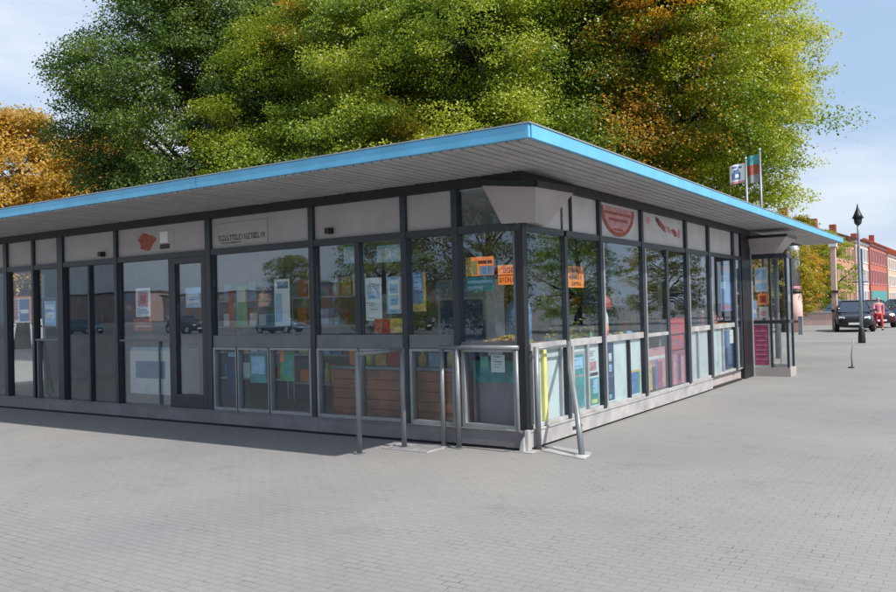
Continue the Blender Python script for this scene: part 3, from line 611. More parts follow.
for z in (.5,.95,1.4,1.85): goods(-4.95, -3.35, 1.62, z, {.5:'on the bottom board of the display shelf',.95:'on the second board of the display shelf',1.4:'on the third board of the display shelf',1.85:'on top of the display shelf'}[z], 7, .16, .34)
t = thing('service_counter', 'red brown wooden service counter behind the lower middle panes', 'counter', (-1.9, .75, .2))
q = MB(); q.box(-3.1, -.95, .32, .75, .2, .84)
for k in range(5): q.box(-3.1, -.95, .30-.006*(k % 2), .319, .21+k*.126, .325+k*.126)
q.build('front_panel', MT['wood'], t); q = MB(); q.box(-3.13, -.93, .27, .78, .841, .88); q.build('worktop', MT['steel'], t)
goods(-2.95, -1.0, .5, .88, 'on the wooden service counter', 9, .1, .24)
t = thing('service_counter', 'pale grey counter with a steel top along the right hand windows', 'counter', (-.5, 3.0, .2))
q = MB(); q.box(-.75, -.22, .35, 4.4, .2, .98); q.build('front_panel', MT['panel'], t); q = MB(); q.box(-.78, -.19, .32, 4.43, .981, 1.02); q.build('worktop', MT['steel'], t)
goods(.6, 2.0, -.42, 1.02, 'on the counter behind the first right hand windows', 6, .12, .3, 'y')
goods(2.3, 4.2, -.42, 1.02, 'on the counter near the red topped bottle', 7, .12, .3, 'y')
shelf('wall_shelf', 'tall dark wall shelf stocked with goods deep inside the kiosk', -4.2, -1.0, 7.2, 7.6, [.6,1.1,1.6,2.1], MT['inwall'])
for z in (1.1,1.6,2.1): goods(-4.1, -1.1, 7.3, z, {1.1:'on the low board of the dark wall shelf',1.6:'on the middle board of the dark wall shelf',2.1:'on top of the dark wall shelf'}[z], 12, .18, .36)
t = thing('drinks_fridge', 'blue and white upright fridge in the middle of the kiosk', 'fridge', (-3.2, 4.0, .2))
q = MB(); q.box(-3.7, -2.7, 3.7, 4.3, .2, 2.1); q.build('cabinet', MT['white'], t, bevel=.02); q = MB(); q.box(-3.62, -2.78, 3.68, 3.699, .45, 1.75); q.build('glass_door', MT['pblue'], t)
q = MB(); q.box(-3.68, -2.72, 3.66, 3.699, 1.8, 2.07); q.build('header', MT['plblue'], t)
q = MB(); q.box(-2.76, -2.74, 3.64, 3.70, .8, 1.4); q.build('handle', MT['steel'], t)
t = thing('chest_freezer', 'white chest freezer behind the left double doors', 'freezer', (-8.3, 1.6, .2))
q = MB(); q.box(-8.9, -7.7, 1.3, 1.9, .2, 1.0); q.build('cabinet', MT['white'], t, bevel=.02); q = MB(); q.box(-8.88, -7.72, 1.32, 1.88, 1.001, 1.05); q.build('lid', MT['plblue'], t); q = MB(); q.box(-8.7, -7.9, 1.28, 1.299, .5, .8); q.build('picture_panel', MT['pblue'], t)
shelf('display_shelf', 'grey display shelf with goods behind the glazed door leaf', -7.2, -5.5, 1.9, 2.3, [.5,.95,1.4,1.85], MT['alu'])
for z in (.5,.95,1.4,1.85): goods(-7.1, -5.6, 2.0, z, {.5:'on the bottom board of the grey shelf by the door',.95:'on the second board of the grey shelf by the door',1.4:'on the third board of the grey shelf by the door',1.85:'on top of the grey shelf by the door'}[z], 7, .16, .34, 'x', ['plblue','paper','white','teal','pred','pblue','ochre'])
t = thing('notice_board', 'pale blue notice board on the inner wall behind the double doors', 'notice board', (-8.2, 4.58, 1.3))
q = MB(); q.box(-9.0, -7.4, 4.56, 4.595, 1.3, 2.2); q.build('board', MT['plblue'], t); q = MB(); q.box(-9.05, -7.35, 4.572, 4.597, 1.25, 1.299); q.build('ledge', MT['frame'], t)
# food tray in the corner pane
t = thing('food_tray', 'shallow dark tray heaped with yellow snacks in the corner window', 'tray', (-.45, .32, 1.02))
q = MB(); q.box(-.84, -.2, .22, .50, 1.19, 1.205); q.build('tray_base', MT['rust'], t)
q = MB(); rr_ = random.Random(5)
for k in range(70):
    a_, b_ = rr_.gauss(-.42, .11), rr_.uniform(.25, .46); h_ = 1.206+.07*max(0, 1-abs(a_+.42)/.25)*rr_.random()
    q.hexa([(a_+dx*.02, b_+dy*.014, h_+dz*.014) for dz in (0,1) for dx, dy in ((-1,-1),(1,-.8),(1.1,1),(-.9,1))])
q.build('snack_heap', MT['ochre'], t)
q = MB(); q.box(-.80, -.76, .3, .46, 1.021, 1.189); q.box(-.28, -.24, .3, .46, 1.021, 1.189); q.build('stand', MT['steel'], t)
q = MB(); q.box(-.88, -.16, .3, .52, .2, .72); q.build('lower_front', MT['mauve'], t); q = MB(); q.box(-.88, -.16, .3, .52, .721, .98); q.build('upper_front', MT['teal'], t); q = MB(); q.box(-.90, -.14, .28, .52, .981, 1.02); q.build('stand_table', MT['frame'], t)
# bottle with red and white top, blue rounded case, small plant, flower tray
t = thing('sauce_bottle', 'tall white bottle with a red cap on the counter by the third right window', 'bottle', (-.32, 2.98, 1.02))
q = MB(); q.lathe([(.055,0),(.055,.42),(.03,.5),(.028,.52)], (-.32, 2.98, 1.02), 14); q.build('body', MT['white'], t, True)
q = MB(); q.lathe([(.085,.52),(.10,.58),(.08,.68),(.03,.72)], (-.32, 2.98, 1.02), 14); q.build('cap', MT['pred'], t, True)
q = MB(); q.lathe([(.057,.12),(.057,.30)], (-.32, 2.98, 1.02), 14); q.build('label_band', MT['orangep'], t, True)
t = thing('water_cooler', 'rounded blue drinks dispenser standing in the first right hand window', 'dispenser', (-.42, .62, 1.02))
q = MB(); q.box(-.57, -.27, .46, .80, 1.021, 1.15); q.build('base', MT['navy'], t, bevel=.02); q = MB(); q.lathe([(.10,.13),(.15,.2),(.155,.5),(.13,.62),(.06,.68)], (-.42, .63, 1.02), 16); q.build('tank', MT['pblue'], t, True)
q = MB(); q.lathe([(.06,.68),(.065,.74),(.02,.76)], (-.42, .63, 1.02), 12); q.build('lid', MT['plblue'], t, True)
def small_plant(loc, label, m, potm, n, seed, spread, fl=None):
    t = thing('potted_plant', label, 'plant', loc); q = MB(); q.lathe([(.05,0),(.065,.08)], loc, 12); q.build('pot', potm, t, True)
    q = MB(); rr = random.Random(seed)
    for k in range(n):
        c = Vector(loc)+Vector((rr.gauss(0, spread), rr.gauss(0, spread*1.4), .10+abs(rr.gauss(0, spread))))
        d = Vector((rr.gauss(0,1), rr.gauss(0,1), rr.gauss(.3,.6))).normalized(); e = d.orthogonal().normalized()
        q.poly([c-d*.03, c+e*.016, c+d*.03, c-e*.016])
    q.build('foliage', m, t); return t
small_plant((-.19, .34, 1.02), 'small bright green plant at the foot of the first right hand window', MT['leaf_lime'], MT['paper'], 160, 2, .05)
small_plant((-.3, 1.72, 1.02), 'bushy yellow green plant behind the orange paper notice', MT['leaf_olive'], MT['wood'], 420, 8, .11)
t = thing('flower_tray', 'orange tray of pink flowers on the last window ledge', 'tray', (-.25, 7.95, 1.1))
q = MB(); q.box(-.36, -.14, 7.5, 8.8, 1.08, 1.19); q.build('tray', MT['orangep'], t); q = MB(); rr = random.Random(6)
for k in range(260):
    c = Vector((-.25+rr.gauss(0,.06), 7.85+rr.gauss(0,.16), 1.2+abs(rr.gauss(0,.10)))); d = Vector((rr.gauss(0,1), rr.gauss(0,1), rr.gauss(0,1))).normalized(); e = d.orthogonal().normalized()
    q.poly([c-d*.035, c+e*.03, c+d*.035, c-e*.03])
q.build('flowers', MT['ppink'], t); q = MB(); q.box(-.3, -.2, 7.6, 7.66, .2, 1.08); q.box(-.3, -.2, 8.6, 8.66, .2, 1.08); q.build('leg', MT['steel'], t)
t = thing('easel', 'black folding easel seen through the bright far left pane', 'easel', (-10.6, .7, .2))
q = MB(); q.tube([(-10.75,.75,1.2),(-10.72,.9,.2)], .03, 6); q.build('leg', MT['black'], t); q = MB(); q.tube([(-10.75,.75,1.2),(-10.42,.62,.2)], .035, 6); q.build('leg', MT['black'], t)
q = MB(); q.tube([(-10.8,.75,1.2),(-10.3,.75,1.22)], .025, 6); q.build('cross_bar', MT['black'], t)

# ------------------------------------------------------------------ barriers on the paving
t = thing('hoop_barrier', 'grey steel hoop barrier with two posts standing out from the front glass', 'barrier', (-1.5, -.65, 0))
q = MB(); q.tube([(-1.64,-.93,.012),(-1.64,-.93,1.14)], .030, 12); q.build('post', MT['steel'], t, True)
q = MB(); q.tube([(-1.44,-.36,.012),(-1.44,-.36,1.16)], .030, 12); q.build('post', MT['steel'], t, True)
q = MB(); q.tube([(-1.64,-.95,1.12),(-1.43,-.34,1.14)], .026, 10); q.build('top_rail', MT['steel'], t, True)
for x_, y_ in ((-1.64,-.93),(-1.44,-.36)): q = MB(); q.lathe([(.06,0),(.06,.012)], (x_, y_, 0), 14); q.build('foot_plate', MT['steel'], t)
t = thing('hoop_barrier', 'grey steel hoop barrier set close to the front plinth below the corner window', 'barrier', (-.9, -.15, 0))
for x_ in (-1.03, -.82): q = MB(); q.tube([(x_,-.14,.012),(x_,-.14,1.14)], .029, 12); q.build('post', MT['steel'], t, True)
q = MB(); q.tube([(-1.06,-.14,1.155),(-.02,-.14,1.155)], .028, 10); q.build('top_rail', MT['steel'], t, True)
q = MB(); q.tube([(-.045,-.14,1.13),(-.045,-.14,.25),(-.045,-.06,.2)], .022, 10); q.build('end_post', MT['steel'], t, True)
for x_ in (-1.03, -.82): q = MB(); q.box(x_-.06, x_+.06, -.20, -.08, 0, .012); q.build('foot_plate', MT['steel'], t)
t = thing('rail_post', 'upright grey rail post with a thin top bar by the right plinth corner', 'post', (.045, .15, 0))
q = MB(); q.tube([(.05,.15,.0),(.05,.15,1.15)], .032, 12); q.build('post', MT['steel'], t, True); q = MB(); q.tube([(.05,.15,1.13),(.055,1.02,1.13)], .014, 8); q.build('top_bar', MT['steel'], t, True)
t = thing('leaning_pole', 'slightly bent grey steel pole leaning on the right hand glass', 'pole', (.62, .02, 0))
q = MB(); q.tube([(.64,.0,.01),(.50,.22,.40),(.24,.62,.86),(.06,.98,1.16)], [.034,.033,.03,.028], 12); q.build('shaft', MT['steel'], t, True)
q = MB(); q.lathe([(.09,0),(.085,.012),(.05,.02)], (.64, .0, 0), 16); q.build('foot_plate', MT['plinth'], t, True)
t = thing('drain_grate', 'pale metal drain grate set in the shaded paving beside the hoop barriers', 'grate', (-1.25, -.35, 0))
q = MB(); q.box(-1.62, -.98, -.56, -.54, 0, .014); q.box(-1.62, -.98, -.18, -.16, 0, .014); q.box(-1.62,-1.60,-.54,-.18,0,.014); q.box(-1.0,-.98,-.54,-.18,0,.014); q.build('rim', MT['plinth'], t)
q = MB()
for k in range(6): q.box(-1.60, -1.0, -.51+k*.06, -.485+k*.06, 0, .010)
q.build('grate_bars', MT['plinth'], t)

# ------------------------------------------------------------------ trees
def mesh_np(name, V, nper, mats, smooth=False):
    n = len(V)//nper; me = bpy.data.meshes.new(name); me.vertices.add(len(V)); me.vertices.foreach_set('co', V.astype(np.float32).ravel())
    me.loops.add(len(V)); me.loops.foreach_set('vertex_index', np.arange(len(V), dtype=np.int32))
    me.polygons.add(n); me.polygons.foreach_set('loop_start', np.arange(0, len(V), nper, dtype=np.int32)); me.polygons.foreach_set('loop_total', np.full(n, nper, dtype=np.int32))
    for m in mats: me.materials.append(m)
    me.update(); return me
def norm(a): return a/np.maximum(1e-9, np.linalg.norm(a, axis=1, keepdims=True))
def crown_mesh(seed, H, Rr, z0, nc, nl, size, flat=.34, top=.62, gap=0., csc=.2, irr=1., fill=.10):
    g_ = np.random.default_rng(seed)
    t = g_.random(nc*3)**.9; az = g_.random(nc*3)*2*np.pi
    ph = g_.random(6)*6.28
    lob = 1+irr*(.20*np.sin(2*az+ph[0]+3*t)+.15*np.sin(3*az+ph[1]-5*t)+.13*np.sin(5*az+ph[2]+9*t)+.12*np.sin(7*t*2+ph[3]))
    prof = Rr*np.clip(np.sin(np.pi*(t*.86+.12)), 0, 1)**top*lob
    rad = prof*(.28+.72*g_.random(nc*3)**.45)
    C = np.stack([rad*np.cos(az), rad*np.sin(az), z0+(H-z0)*t], 1)
    # holes
    if gap:
        hc = np.stack([g_.normal(0, Rr*.6, 9), g_.normal(0, Rr*.6, 9), g_.uniform(z0, H, 9)], 1)
        ok = np.ones(len(C), bool)
        for h in hc: ok &= np.linalg.norm((C-h)/[1,1,1.1], axis=1) > gap
        C = C[ok]; az = az[ok]; rad = rad[ok]
    C = C[:nc]; az = az[:nc]; rad = rad[:nc]; nc = len(C)
    s = .5+.85*g_.random(nc)**1.2
    k = (g_.uniform(.6, 1.4, nc)*s**2*nl).astype(int); idx = np.repeat(np.arange(nc), k); n = len(idx)
    L = norm(g_.normal(0, 1, (n, 3)))*(g_.random((n, 1))**.42)*(1+.07*g_.normal(0, 1, (n, 1)))
    fl_ = g_.uniform(.75, 1.35, nc)[idx]*flat; L = L*np.stack([np.full(n, 1.25), np.full(n, .85), fl_], 1)*s[idx][:, None]*Rr*csc
    tilt = g_.uniform(-.6, .30, nc)[idx]  # outward droop
    ca, sa = np.cos(tilt), np.sin(tilt); x = L[:, 0]*ca - L[:, 2]*sa*-1*-1; zz = L[:, 0]*sa + L[:, 2]*ca
    a_ = (az+g_.normal(0, .5, nc))[idx]; P = np.stack([x*np.cos(a_)-L[:, 1]*np.sin(a_), x*np.sin(a_)+L[:, 1]*np.cos(a_), zz], 1)+C[idx]
    # loose twigs between the boughs
    far_ = g_.random(n) < fill; P[far_] = C[idx[far_]]+g_.normal(0, Rr*.085, (int(far_.sum()), 3))
    N = norm(g_.normal(0, .55, (n, 3))+np.array([.12, -.06, .75])+.50*np.stack([np.cos(az), np.sin(az), 0*az], 1)[idx])
    T = norm(np.cross(N, g_.normal(0, 1, (n, 3)))); B = np.cross(N, T)
    sz = size*g_.uniform(.7, 1.3, n)[:, None]
    V = np.empty((n, 4, 3)); V[:, 0] = P-T*sz*.5; V[:, 1] = P+B*sz*.34+N*sz*.06; V[:, 2] = P+T*sz*.5; V[:, 3] = P-B*sz*.34+N*sz*.06
    return V.reshape(-1, 3), C, rad
CR = {}
def make_crown(key, seed, H, Rr, z0, nc, nl, size, **kw):
    V, C, rad = crown_mesh(seed, H, Rr, z0, nc, nl, size, **kw)
    q = MB(); rr = random.Random(seed); pts = []; pr = []; n = 9
    bx, by = rr.uniform(-.3, .3), rr.uniform(-.3, .3)
    for i in range(n):
        t = i/(n-1); pts.append((bx*math.sin(t*4), by*math.sin(t*3.2), t*H*.93)); pr.append(.02+.026*H*(1-t)**.8*(1 if t > .03 else 1.35))
    q.tube(pts, pr, 9)
    order = list(range(len(C))); rr.shuffle(order)
    for j in order[:60]:
        c = C[j]; r_ = rad[j]; zb = max(.22*H, c[2]-r_*rr.uniform(.5, 1.1)); tt = zb/(H*.93)
        p0 = Vector((bx*math.sin(tt*4), by*math.sin(tt*3.2), zb)); p2 = Vector(c); mid = p0.lerp(p2, .5)+Vector((rr.uniform(-.3,.3), rr.uniform(-.3,.3), rr.uniform(.0,.4)))
        w0 = .010*H*(1-tt)+.02; q.tube([p0, mid, p2], [w0, w0*.55, .008], 5, cap=False)
    me = mesh_np('crown', V, 4, [MT['leaf_mid']])
    CR[key] = (me, q)
make_crown('broad', 1, 15.5, 5.0, 2.2, 640, 560, .088, gap=.6, csc=.185, flat=.40)
make_crown('tall', 2, 17.5, 4.3, 2.4, 620, 530, .090, gap=.8, top=.5, csc=.195, flat=.40)
make_crown('round', 3, 14.0, 4.8, 1.3, 640, 560, .088, top=.55, csc=.185, flat=.40)
make_crown('dense', 15, 16.5, 5.1, 1.6, 880, 480, .100, gap=.4, top=.45, csc=.18, flat=.42, irr=.6)
make_crown('crest', 12, 15.5, 2.3, 9.9, 150, 520, .088, top=.45, csc=.32, flat=.40)
make_crown('high', 8, 15.5, 4.5, 4.4, 800, 560, .088, gap=.3, top=.42, csc=.185, irr=.30, flat=.40)
make_crown('gold', 17, 9.5, 3.2, 1.4, 420, 210, .125, top=.5, csc=.22, flat=.5)
make_crown('slim', 4, 12.5, 3.3, 1.6, 330, 130, .14, top=.6)
make_crown('far', 5, 9.0, 2.9, 1.4, 240, 90, .17, top=.6)
make_crown('screen', 6, 15.0, 5.6, .5, 420, 120, .19, top=.45)
TRUNK = {}
def tree(name, label, x, y, key, leaf, rz=0., sc=1., group='trees behind the kiosk', sz=None):
    t = thing(name, label, 'tree', (x, y, 0), group, rz); t.scale = (sc, sc, sz or sc)
    me, q = CR[key]
    if key not in TRUNK:
        o = q.build('trunk', MT['bark'], None, True); TRUNK[key] = o.data; o.parent = t
    else:
        o = bpy.data.objects.new('trunk', TRUNK[key]); col.objects.link(o); o.parent = t
    c = bpy.data.objects.new('crown', me); col.objects.link(c); c.parent = t
    c.material_slots[0].link = 'OBJECT'; c.material_slots[0].material = MT[leaf]; return t
tree('dark_green_tree', 'tall dark green tree at the left end of the row, overhanging the roof', -21.9, 14.4, 'dense', 'leaf_deep', .4, 1.0)
tree('dark_green_tree', 'dark green tree with a narrow tall crown second from the left', -20.3, 19.0, 'dense', 'leaf_deep', 2.1, 1.02)
tree('broadleaf_tree', 'green tree with orange tinged boughs left of the middle of the row', -14.6, 14.0, 'round', 'leaf_mid', 1.0, .92)
tree('broadleaf_tree', 'tall green tree with bare forked trunk showing through a gap', -14.0, 19.5, 'tall', 'leaf_mid', 3.9, 1.02)
tree('broadleaf_tree', 'yellow green tree directly behind the roof corner', -10.3, 16.6, 'broad', 'leaf_yel', 5.2, .95)
tree('broadleaf_tree', 'green and yellow tree right of the roof corner', -7.6, 19.4, 'round', 'leaf_mid', 4.2, 1.08)
tree('autumn_tree', 'tall tree turning orange at its top between greener trees', -5.7, 18.6, 'crest', 'leaf_org', 1.9, 1.0)
tree('lime_green_tree', 'bright lime green tree at the right end of the row against the sky', -5.15, 22.8, 'high', 'leaf_lime', .2, 1.0)
tree('golden_tree', 'golden orange autumn tree at the far left edge', -40.5, 17.0, 'gold', 'leaf_gold', .5, 1.34)
tree('golden_tree', 'second golden tree partly behind the dark green tree', -36.5, 19.5, 'gold', 'leaf_gold', 2.5, 1.22)
tree('dark_green_tree', 'low dark green tree between the golden trees and the tall dark tree', -29.5, 17.5, 'far', 'leaf_deep', 4.5, .92)
for i, (x_, y_, l_, rz_, s_, lb) in enumerate([(-4.9, 37, 'leaf_olive', 1., .60, 'small olive tree under the canopy end behind the ticket booth'), (-5.9, 44, 'leaf_gold', 2., .58, 'small golden tree near the pink and white column beyond the booth'), (-7.0, 52, 'leaf_olive', 3., .8, 'olive brown street tree farther back behind the booth'), (-6.6, 62, 'leaf_yel', 4., .55, 'slim green street tree in front of the pink house')]):
    tree('street_tree', lb, x_, y_, 'far' if i != 3 else 'slim', l_, rz_, s_, 'street trees beyond the booth')
# scenery behind the viewpoint that the glass mirrors
for x_, y_, k_, l_, rz_, s_, lb in [(-64,-62,'screen','leaf_mid',.3,.55,'small green tree far across the plaza mirrored in the wide bay'), (-30,-36,'screen','leaf_yel',2.2,.62,'yellow green tree across the plaza mirrored left of the corner pane'), (-19,-31,'screen','leaf_olive',4.1,.8,'olive tree across the plaza mirrored in the corner pane'), (23,38,'screen','leaf_mid',.7,.62,'green tree on the right of the plaza mirrored in the first right windows'), (25,56,'screen','leaf_yel',1.9,.68,'yellow green tree on the right mirrored in the middle right windows'), (25,78,'screen','leaf_olive',2.9,.75,'olive tree on the right of the plaza mirrored in the far right windows')]:
    tree('park_tree', lb, x_, y_, k_, l_, rz_, s_, 'trees across the plaza')

# ------------------------------------------------------------------ houses along the street
def house(label, x1, y0, y1, depth, eave, ridge, wallm, roofm, cols, floors, shop=None, trim=None):
    t = thing('row_house', label, 'house', (x1, (y0+y1)/2, 0), 'houses along the street')
    q = MB(); q.box(x1-depth, x1, y0+.02, y1-.02, 0, eave); wl = q.build('wall', wallm, t)
    q = MB(); xm = x1-depth/2
    q.poly([(x1+.4,y0,eave-.1),(x1+.4,y1,eave-.1),(xm,y1,ridge),(xm,y0,ridge)]); q.poly([(x1-depth-.4,y1,eave-.1),(x1-depth-.4,y0,eave-.1),(xm,y0,ridge),(xm,y1,ridge)])
    q.poly([(x1+.4,y0,eave-.1),(xm,y0,ridge),(x1-depth-.4,y0,eave-.1)]); q.poly([(x1+.4,y1,eave-.1),(x1-depth-.4,y1,eave-.1),(xm,y1,ridge)])
    q.poly([(x1+.4,y0,eave-.1),(x1-depth-.4,y0,eave-.1),(x1-depth-.4,y1,eave-.1),(x1+.4,y1,eave-.1)])
    rf = q.build('roof', roofm, t)
    q = MB(); yc = y0+(y1-y0)*.3; q.box(xm-.4, xm+.4, yc, yc+.9, ridge-.6, ridge+1.0); q.build('chimney', MT['rust'], rf)
    q = MB(); q.box(x1+.001, x1+.18, y0+.03, y1-.03, eave-.35, eave-.12); q.build('cornice', trim or MT['white'], t)
    fh = eave/(floors+.3)
    for fl in range(floors):
        zb = .4+fl*fh
        if fl == 0 and shop:
            q = MB(); q.box(x1+.002, x1+.06, y0+.5, y1-.5, .1, fh*.98); q.build('shopfront', shop, t); continue
        for c in range(cols):
            yc = y0+(c+.5)*(y1-y0)/cols; w_ = min(1.3, (y1-y0)/cols*.5)
            q = MB()
            for a_, b_, c_, d_ in ((yc-w_/2-.12, yc-w_/2, zb+.5, zb+fh-.5), (yc+w_/2, yc+w_/2+.12, zb+.5, zb+fh-.5), (yc-w_/2-.12, yc+w_/2+.12, zb+fh-.5, zb+fh-.35), (yc-w_/2-.2, yc+w_/2+.2, zb+.38, zb+.5)): q.box(x1-.02, x1+.09, a_, b_, c_, d_)
            q.box(x1-.01, x1+.05, yc-.04, yc+.04, zb+.5, zb+fh-.5)
            wn = q.build('window', trim or MT['white'], t); q = MB(); q.box(x1+.002, x1+.03, yc-w_/2, yc+w_/2, zb+.5, zb+fh-.5); q.build('pane', MT['pglass'], wn)
    # gable windows facing the plaza
    for fl in range(1, floors):
        for c in range(2):
            xc = x1-depth*(.3+.4*c); zb = .4+fl*fh; q = MB(); q.box(xc-.55, xc+.55, y0-.04, y0+.01, zb+.5, zb+fh-.5); q.build('window', MT['pglass'], t)
HW = dict(brick=pm('salmon_brick', (.44, .23, .14), .85, 0, .2, 3, .3, 12), pink=pm('pale_pink_render', (.58, .42, .39), .85, 0, .1, 1.5), redr=pm('red_render', (.40, .11, .075), .8, 0, .15, 2), peach=pm('peach_render', (.62, .40, .28), .85, 0, .1, 2), salmon=pm('salmon_render', (.55, .27, .19), .85, 0, .1, 2), tile=pm('brown_roof_tile', (.17, .085, .06), .9, 0, .25, 4), tiler=pm('orange_roof_tile', (.42, .12, .06), .9, 0, .2, 4))
house('salmon brick house nearest along the street with a brown roof', -9.2, 82, 96.4, 11, 8.0, 10.6, HW['brick'], HW['tile'], 5, 3, None, HW['peach'])
house('pale pink rendered house between the brick and the red house', -9.0, 96.6, 107, 10, 8.4, 10.4, HW['pink'], HW['tile'], 4, 3)
house('bright red rendered house with dark shopfronts', -8.8, 107.2, 125, 10, 8.6, 10.6, HW['redr'], HW['tile'], 6, 3, MT['teal'], MT['ppink'])
house('peach rendered house right of the red house', -8.6, 125.2, 143, 10, 8.0, 10.5, HW['peach'], HW['tiler'], 6, 3)
house('salmon house with an orange roof farthest along the street', -8.2, 143.2, 175, 11, 8.6, 11.6, HW['salmon'], HW['tiler'], 9, 3)
# blocks across the plaza, mirrored in the front glass
for (x_, y_, w_, h_, m_, lb) in ((-232,-150,46,9,'pink','pale pink block far across the plaza mirrored in the left doors'), (-182,-150,40,7.5,'peach','peach block far across the plaza mirrored in the double door'), (-140,-150,34,8.5,'salmon','salmon block far across the plaza mirrored in the wide bay'), (-98,-150,36,8,'peach','peach block far across the plaza mirrored in the middle bay')):
    t = thing('town_block', lb, 'building', (x_, y_, 0), 'blocks across the plaza'); q = MB(); q.box(x_-w_/2, x_+w_/2, y_-10, y_, 0, h_); q.build('wall', HW[m_], t)
    q = MB(); q.box(x_-w_/2-.3, x_+w_/2+.3, y_-10.3, y_+.3, h_+.001, h_+.5); q.build('roof', HW['tile'], t)
    for fl in range(3):
        for c in range(7):
            xc = x_-w_/2+(c+.5)*w_/7; zb = .8+fl*h_/3; q = MB(); q.box(xc-.7, xc+.7, y_+.001, y_+.05, zb, zb+h_/3*.6); q.build('window', MT['plblue'] if (c+fl) % 3 else MT['white'], t)

# ------------------------------------------------------------------ street furniture
t = thing('street_lamp', 'slim street lamp with a pointed black lantern and black base', 'street lamp', (.24, 25.0, 0))
B0 = (.24, 25.0, 0)
q = MB(); q.lathe([(.12,0),(.13,.08),(.115,.3),(.10,.52),(.06,.6)], B0, 14); q.build('base', MT['black'], t, True)
q = MB(); q.lathe([(.06,.6),(.055,2.2),(.045,3.9),(.04,4.25)], B0, 12); q.build('pole', MT['lampwhite'], t, True)
q = MB(); q.tube([(-.02,25,2.2),(.5,25,2.2)], .018, 6); q.build('cross_bar', MT['black'], t)
q = MB(); q.lathe([(.055,4.25),(.12,4.32),(.15,4.52),(.05,4.54)], B0, 12); q.build('lantern', MT['frame'], t, True)
q = MB(); q.lathe([(.20,4.50),(.14,4.62),(.05,4.84),(.012,5.02)], B0, 14); q.build('lantern_cap', MT['black'], t, True)
t = thing('bollard', 'thin leaning marker post alone on the open paving', 'bollard', (1.5, 13.0, 0))
q = MB(); q.tube([(1.52,13.0,.02),(1.51,13.0,.3),(1.56,13.0,.64)], [.018,.014,.010], 8); q.build('stem', MT['steel'], t, True); q = MB(); q.lathe([(.07,0),(.065,.025),(.02,.035)], (1.5, 13.0, 0), 12); q.build('foot_plate', MT['black'], t, True)
t = thing('pale_pillar', 'pale pink square pillar beyond the end of the roof', 'pillar', (-2.65, 38.5, 0))
q = MB(); q.box(-2.78,-2.52,38.37,38.63,0,4.3); q.build('shaft', HW['pink'], t, bevel=.02); q = MB(); q.box(-2.84,-2.46,38.31,38.69,4.301,4.5); q.build('capital', MT['white'], t); q = MB(); q.box(-2.85,-2.45,38.30,38.70,1.95,2.05); q.build('band', MT['black'], t)
t = thing('advertising_column', 'pink and white round column with a grey upper part and black band', 'column', (-4.1, 36.0, 0))
C0 = (-4.1, 36.0, 0); q = MB(); q.lathe([(.36,0),(.36,1.95)], C0, 18); q.build('lower_drum', HW['pink'], t, True); q = MB(); q.lathe([(.38,1.951),(.38,2.1)], C0, 18); q.build('band', MT['black'], t, True)
q = MB(); q.lathe([(.35,2.101),(.35,2.3)], C0, 18); q.build('collar', MT['ppink'], t, True); q = MB(); q.lathe([(.3,2.301),(.3,4.2),(.1,4.5)], C0, 18); q.build('upper_drum', MT['alu'], t, True)
t = thing('low_wall', 'low pale brown wall behind the railing at the far side', 'wall', (-6.5, 48, 0)); q = MB(); q.box(-16,-3.4,47.8,48.2,0,.75); q.build('wall_face', HW['pink'], t); q = MB(); q.box(-16.05,-3.35,47.75,48.25,.751,.85); q.build('coping', MT['plinth'], t)
t = thing('railing', 'dark low railing with square posts in front of the low wall', 'railing', (-5, 33, 0))
for x_ in (-6.6,-4.9,-3.3): q = MB(); q.box(x_-.09,x_+.09,32.9,33.1,0,.85); q.build('post', MT['inwall'], t)
q = MB(); q.box(-6.5,-3.4,32.96,33.04,.55,.66); q.build('rail', MT['rust'], t)
t = thing('banner_flag', 'tall narrow blue banner on a pole beside the street lamp', 'banner', (-.35, 36.5, 0))
q = MB(); q.tube([(-1.25,36.5,0),(-1.25,36.5,4.1)], .03, 8); q.build('pole', MT['steel'], t); q = MB()
for k in range(6):
    z0 = 1.5+k*.42; q.hexa([(-1.22,36.47,z0),(-1.04,36.47+.04*math.sin(k),z0),(-1.04,36.50+.04*math.sin(k),z0),(-1.22,36.5,z0),(-1.22,36.47,z0+.42),(-1.04,36.47+.04*math.sin(k+1),z0+.42),(-1.04,36.50+.04*math.sin(k+1),z0+.42),(-1.22,36.5,z0+.42)])
q.build('cloth', MT['pblue'], t)
# flags behind the roof
def flag(label, x, y, h, w_, hh, mats_, design, dirx=-1, short=0):
    t = thing('flagpole', label, 'flag', (x, y, 0)); q = MB(); q.lathe([(.05,0),(.04,h*.6),(.025,h)], (x, y, 0), 10); q.build('pole', MT['steel'], t, True)
    q = MB(); q.lathe([(.01,h),(.045,h+.03),(.01,h+.08)], (x, y, 0), 10); q.build('finial', MT['chrome'], t, True)
    n = 10; q = MB()
    def P(i, j): u = i/n; return Vector((x+dirx*(.03+u*w_), y+.06*math.sin(u*7)*u, h-.08-hh*j-.05*u*u))
    for i in range(n):
        for j, (j0, j1, m) in enumerate(design):
            a_, b_, c_, d_ = P(i, j1), P(i+1, j1), P(i+1, j0), P(i, j0); o_ = Vector((0, .006, 0)); q.hexa([a_, b_, b_+o_, a_+o_, d_, c_, c_+o_, d_+o_], m)
    cl = q.build('cloth', mats_, t); return t, P, n, cl
t, P, n, cl = flag('dark green and brown flag on the taller pole behind the roof', -.67, 14.3, 5.5, .30, .72, [MT['teal'], MT['rust'], MT['inwall']], [(0,.34,0),(.34,.7,1),(.7,1,2)])
t, P, n, cl = flag('white flag with a blue emblem and red hem on the pole behind the roof', -.98, 14.1, 5.28, .40, .50, [MT['white'], MT['ppink']], [(0,.88,0),(.88,1,1)])
q = MB()
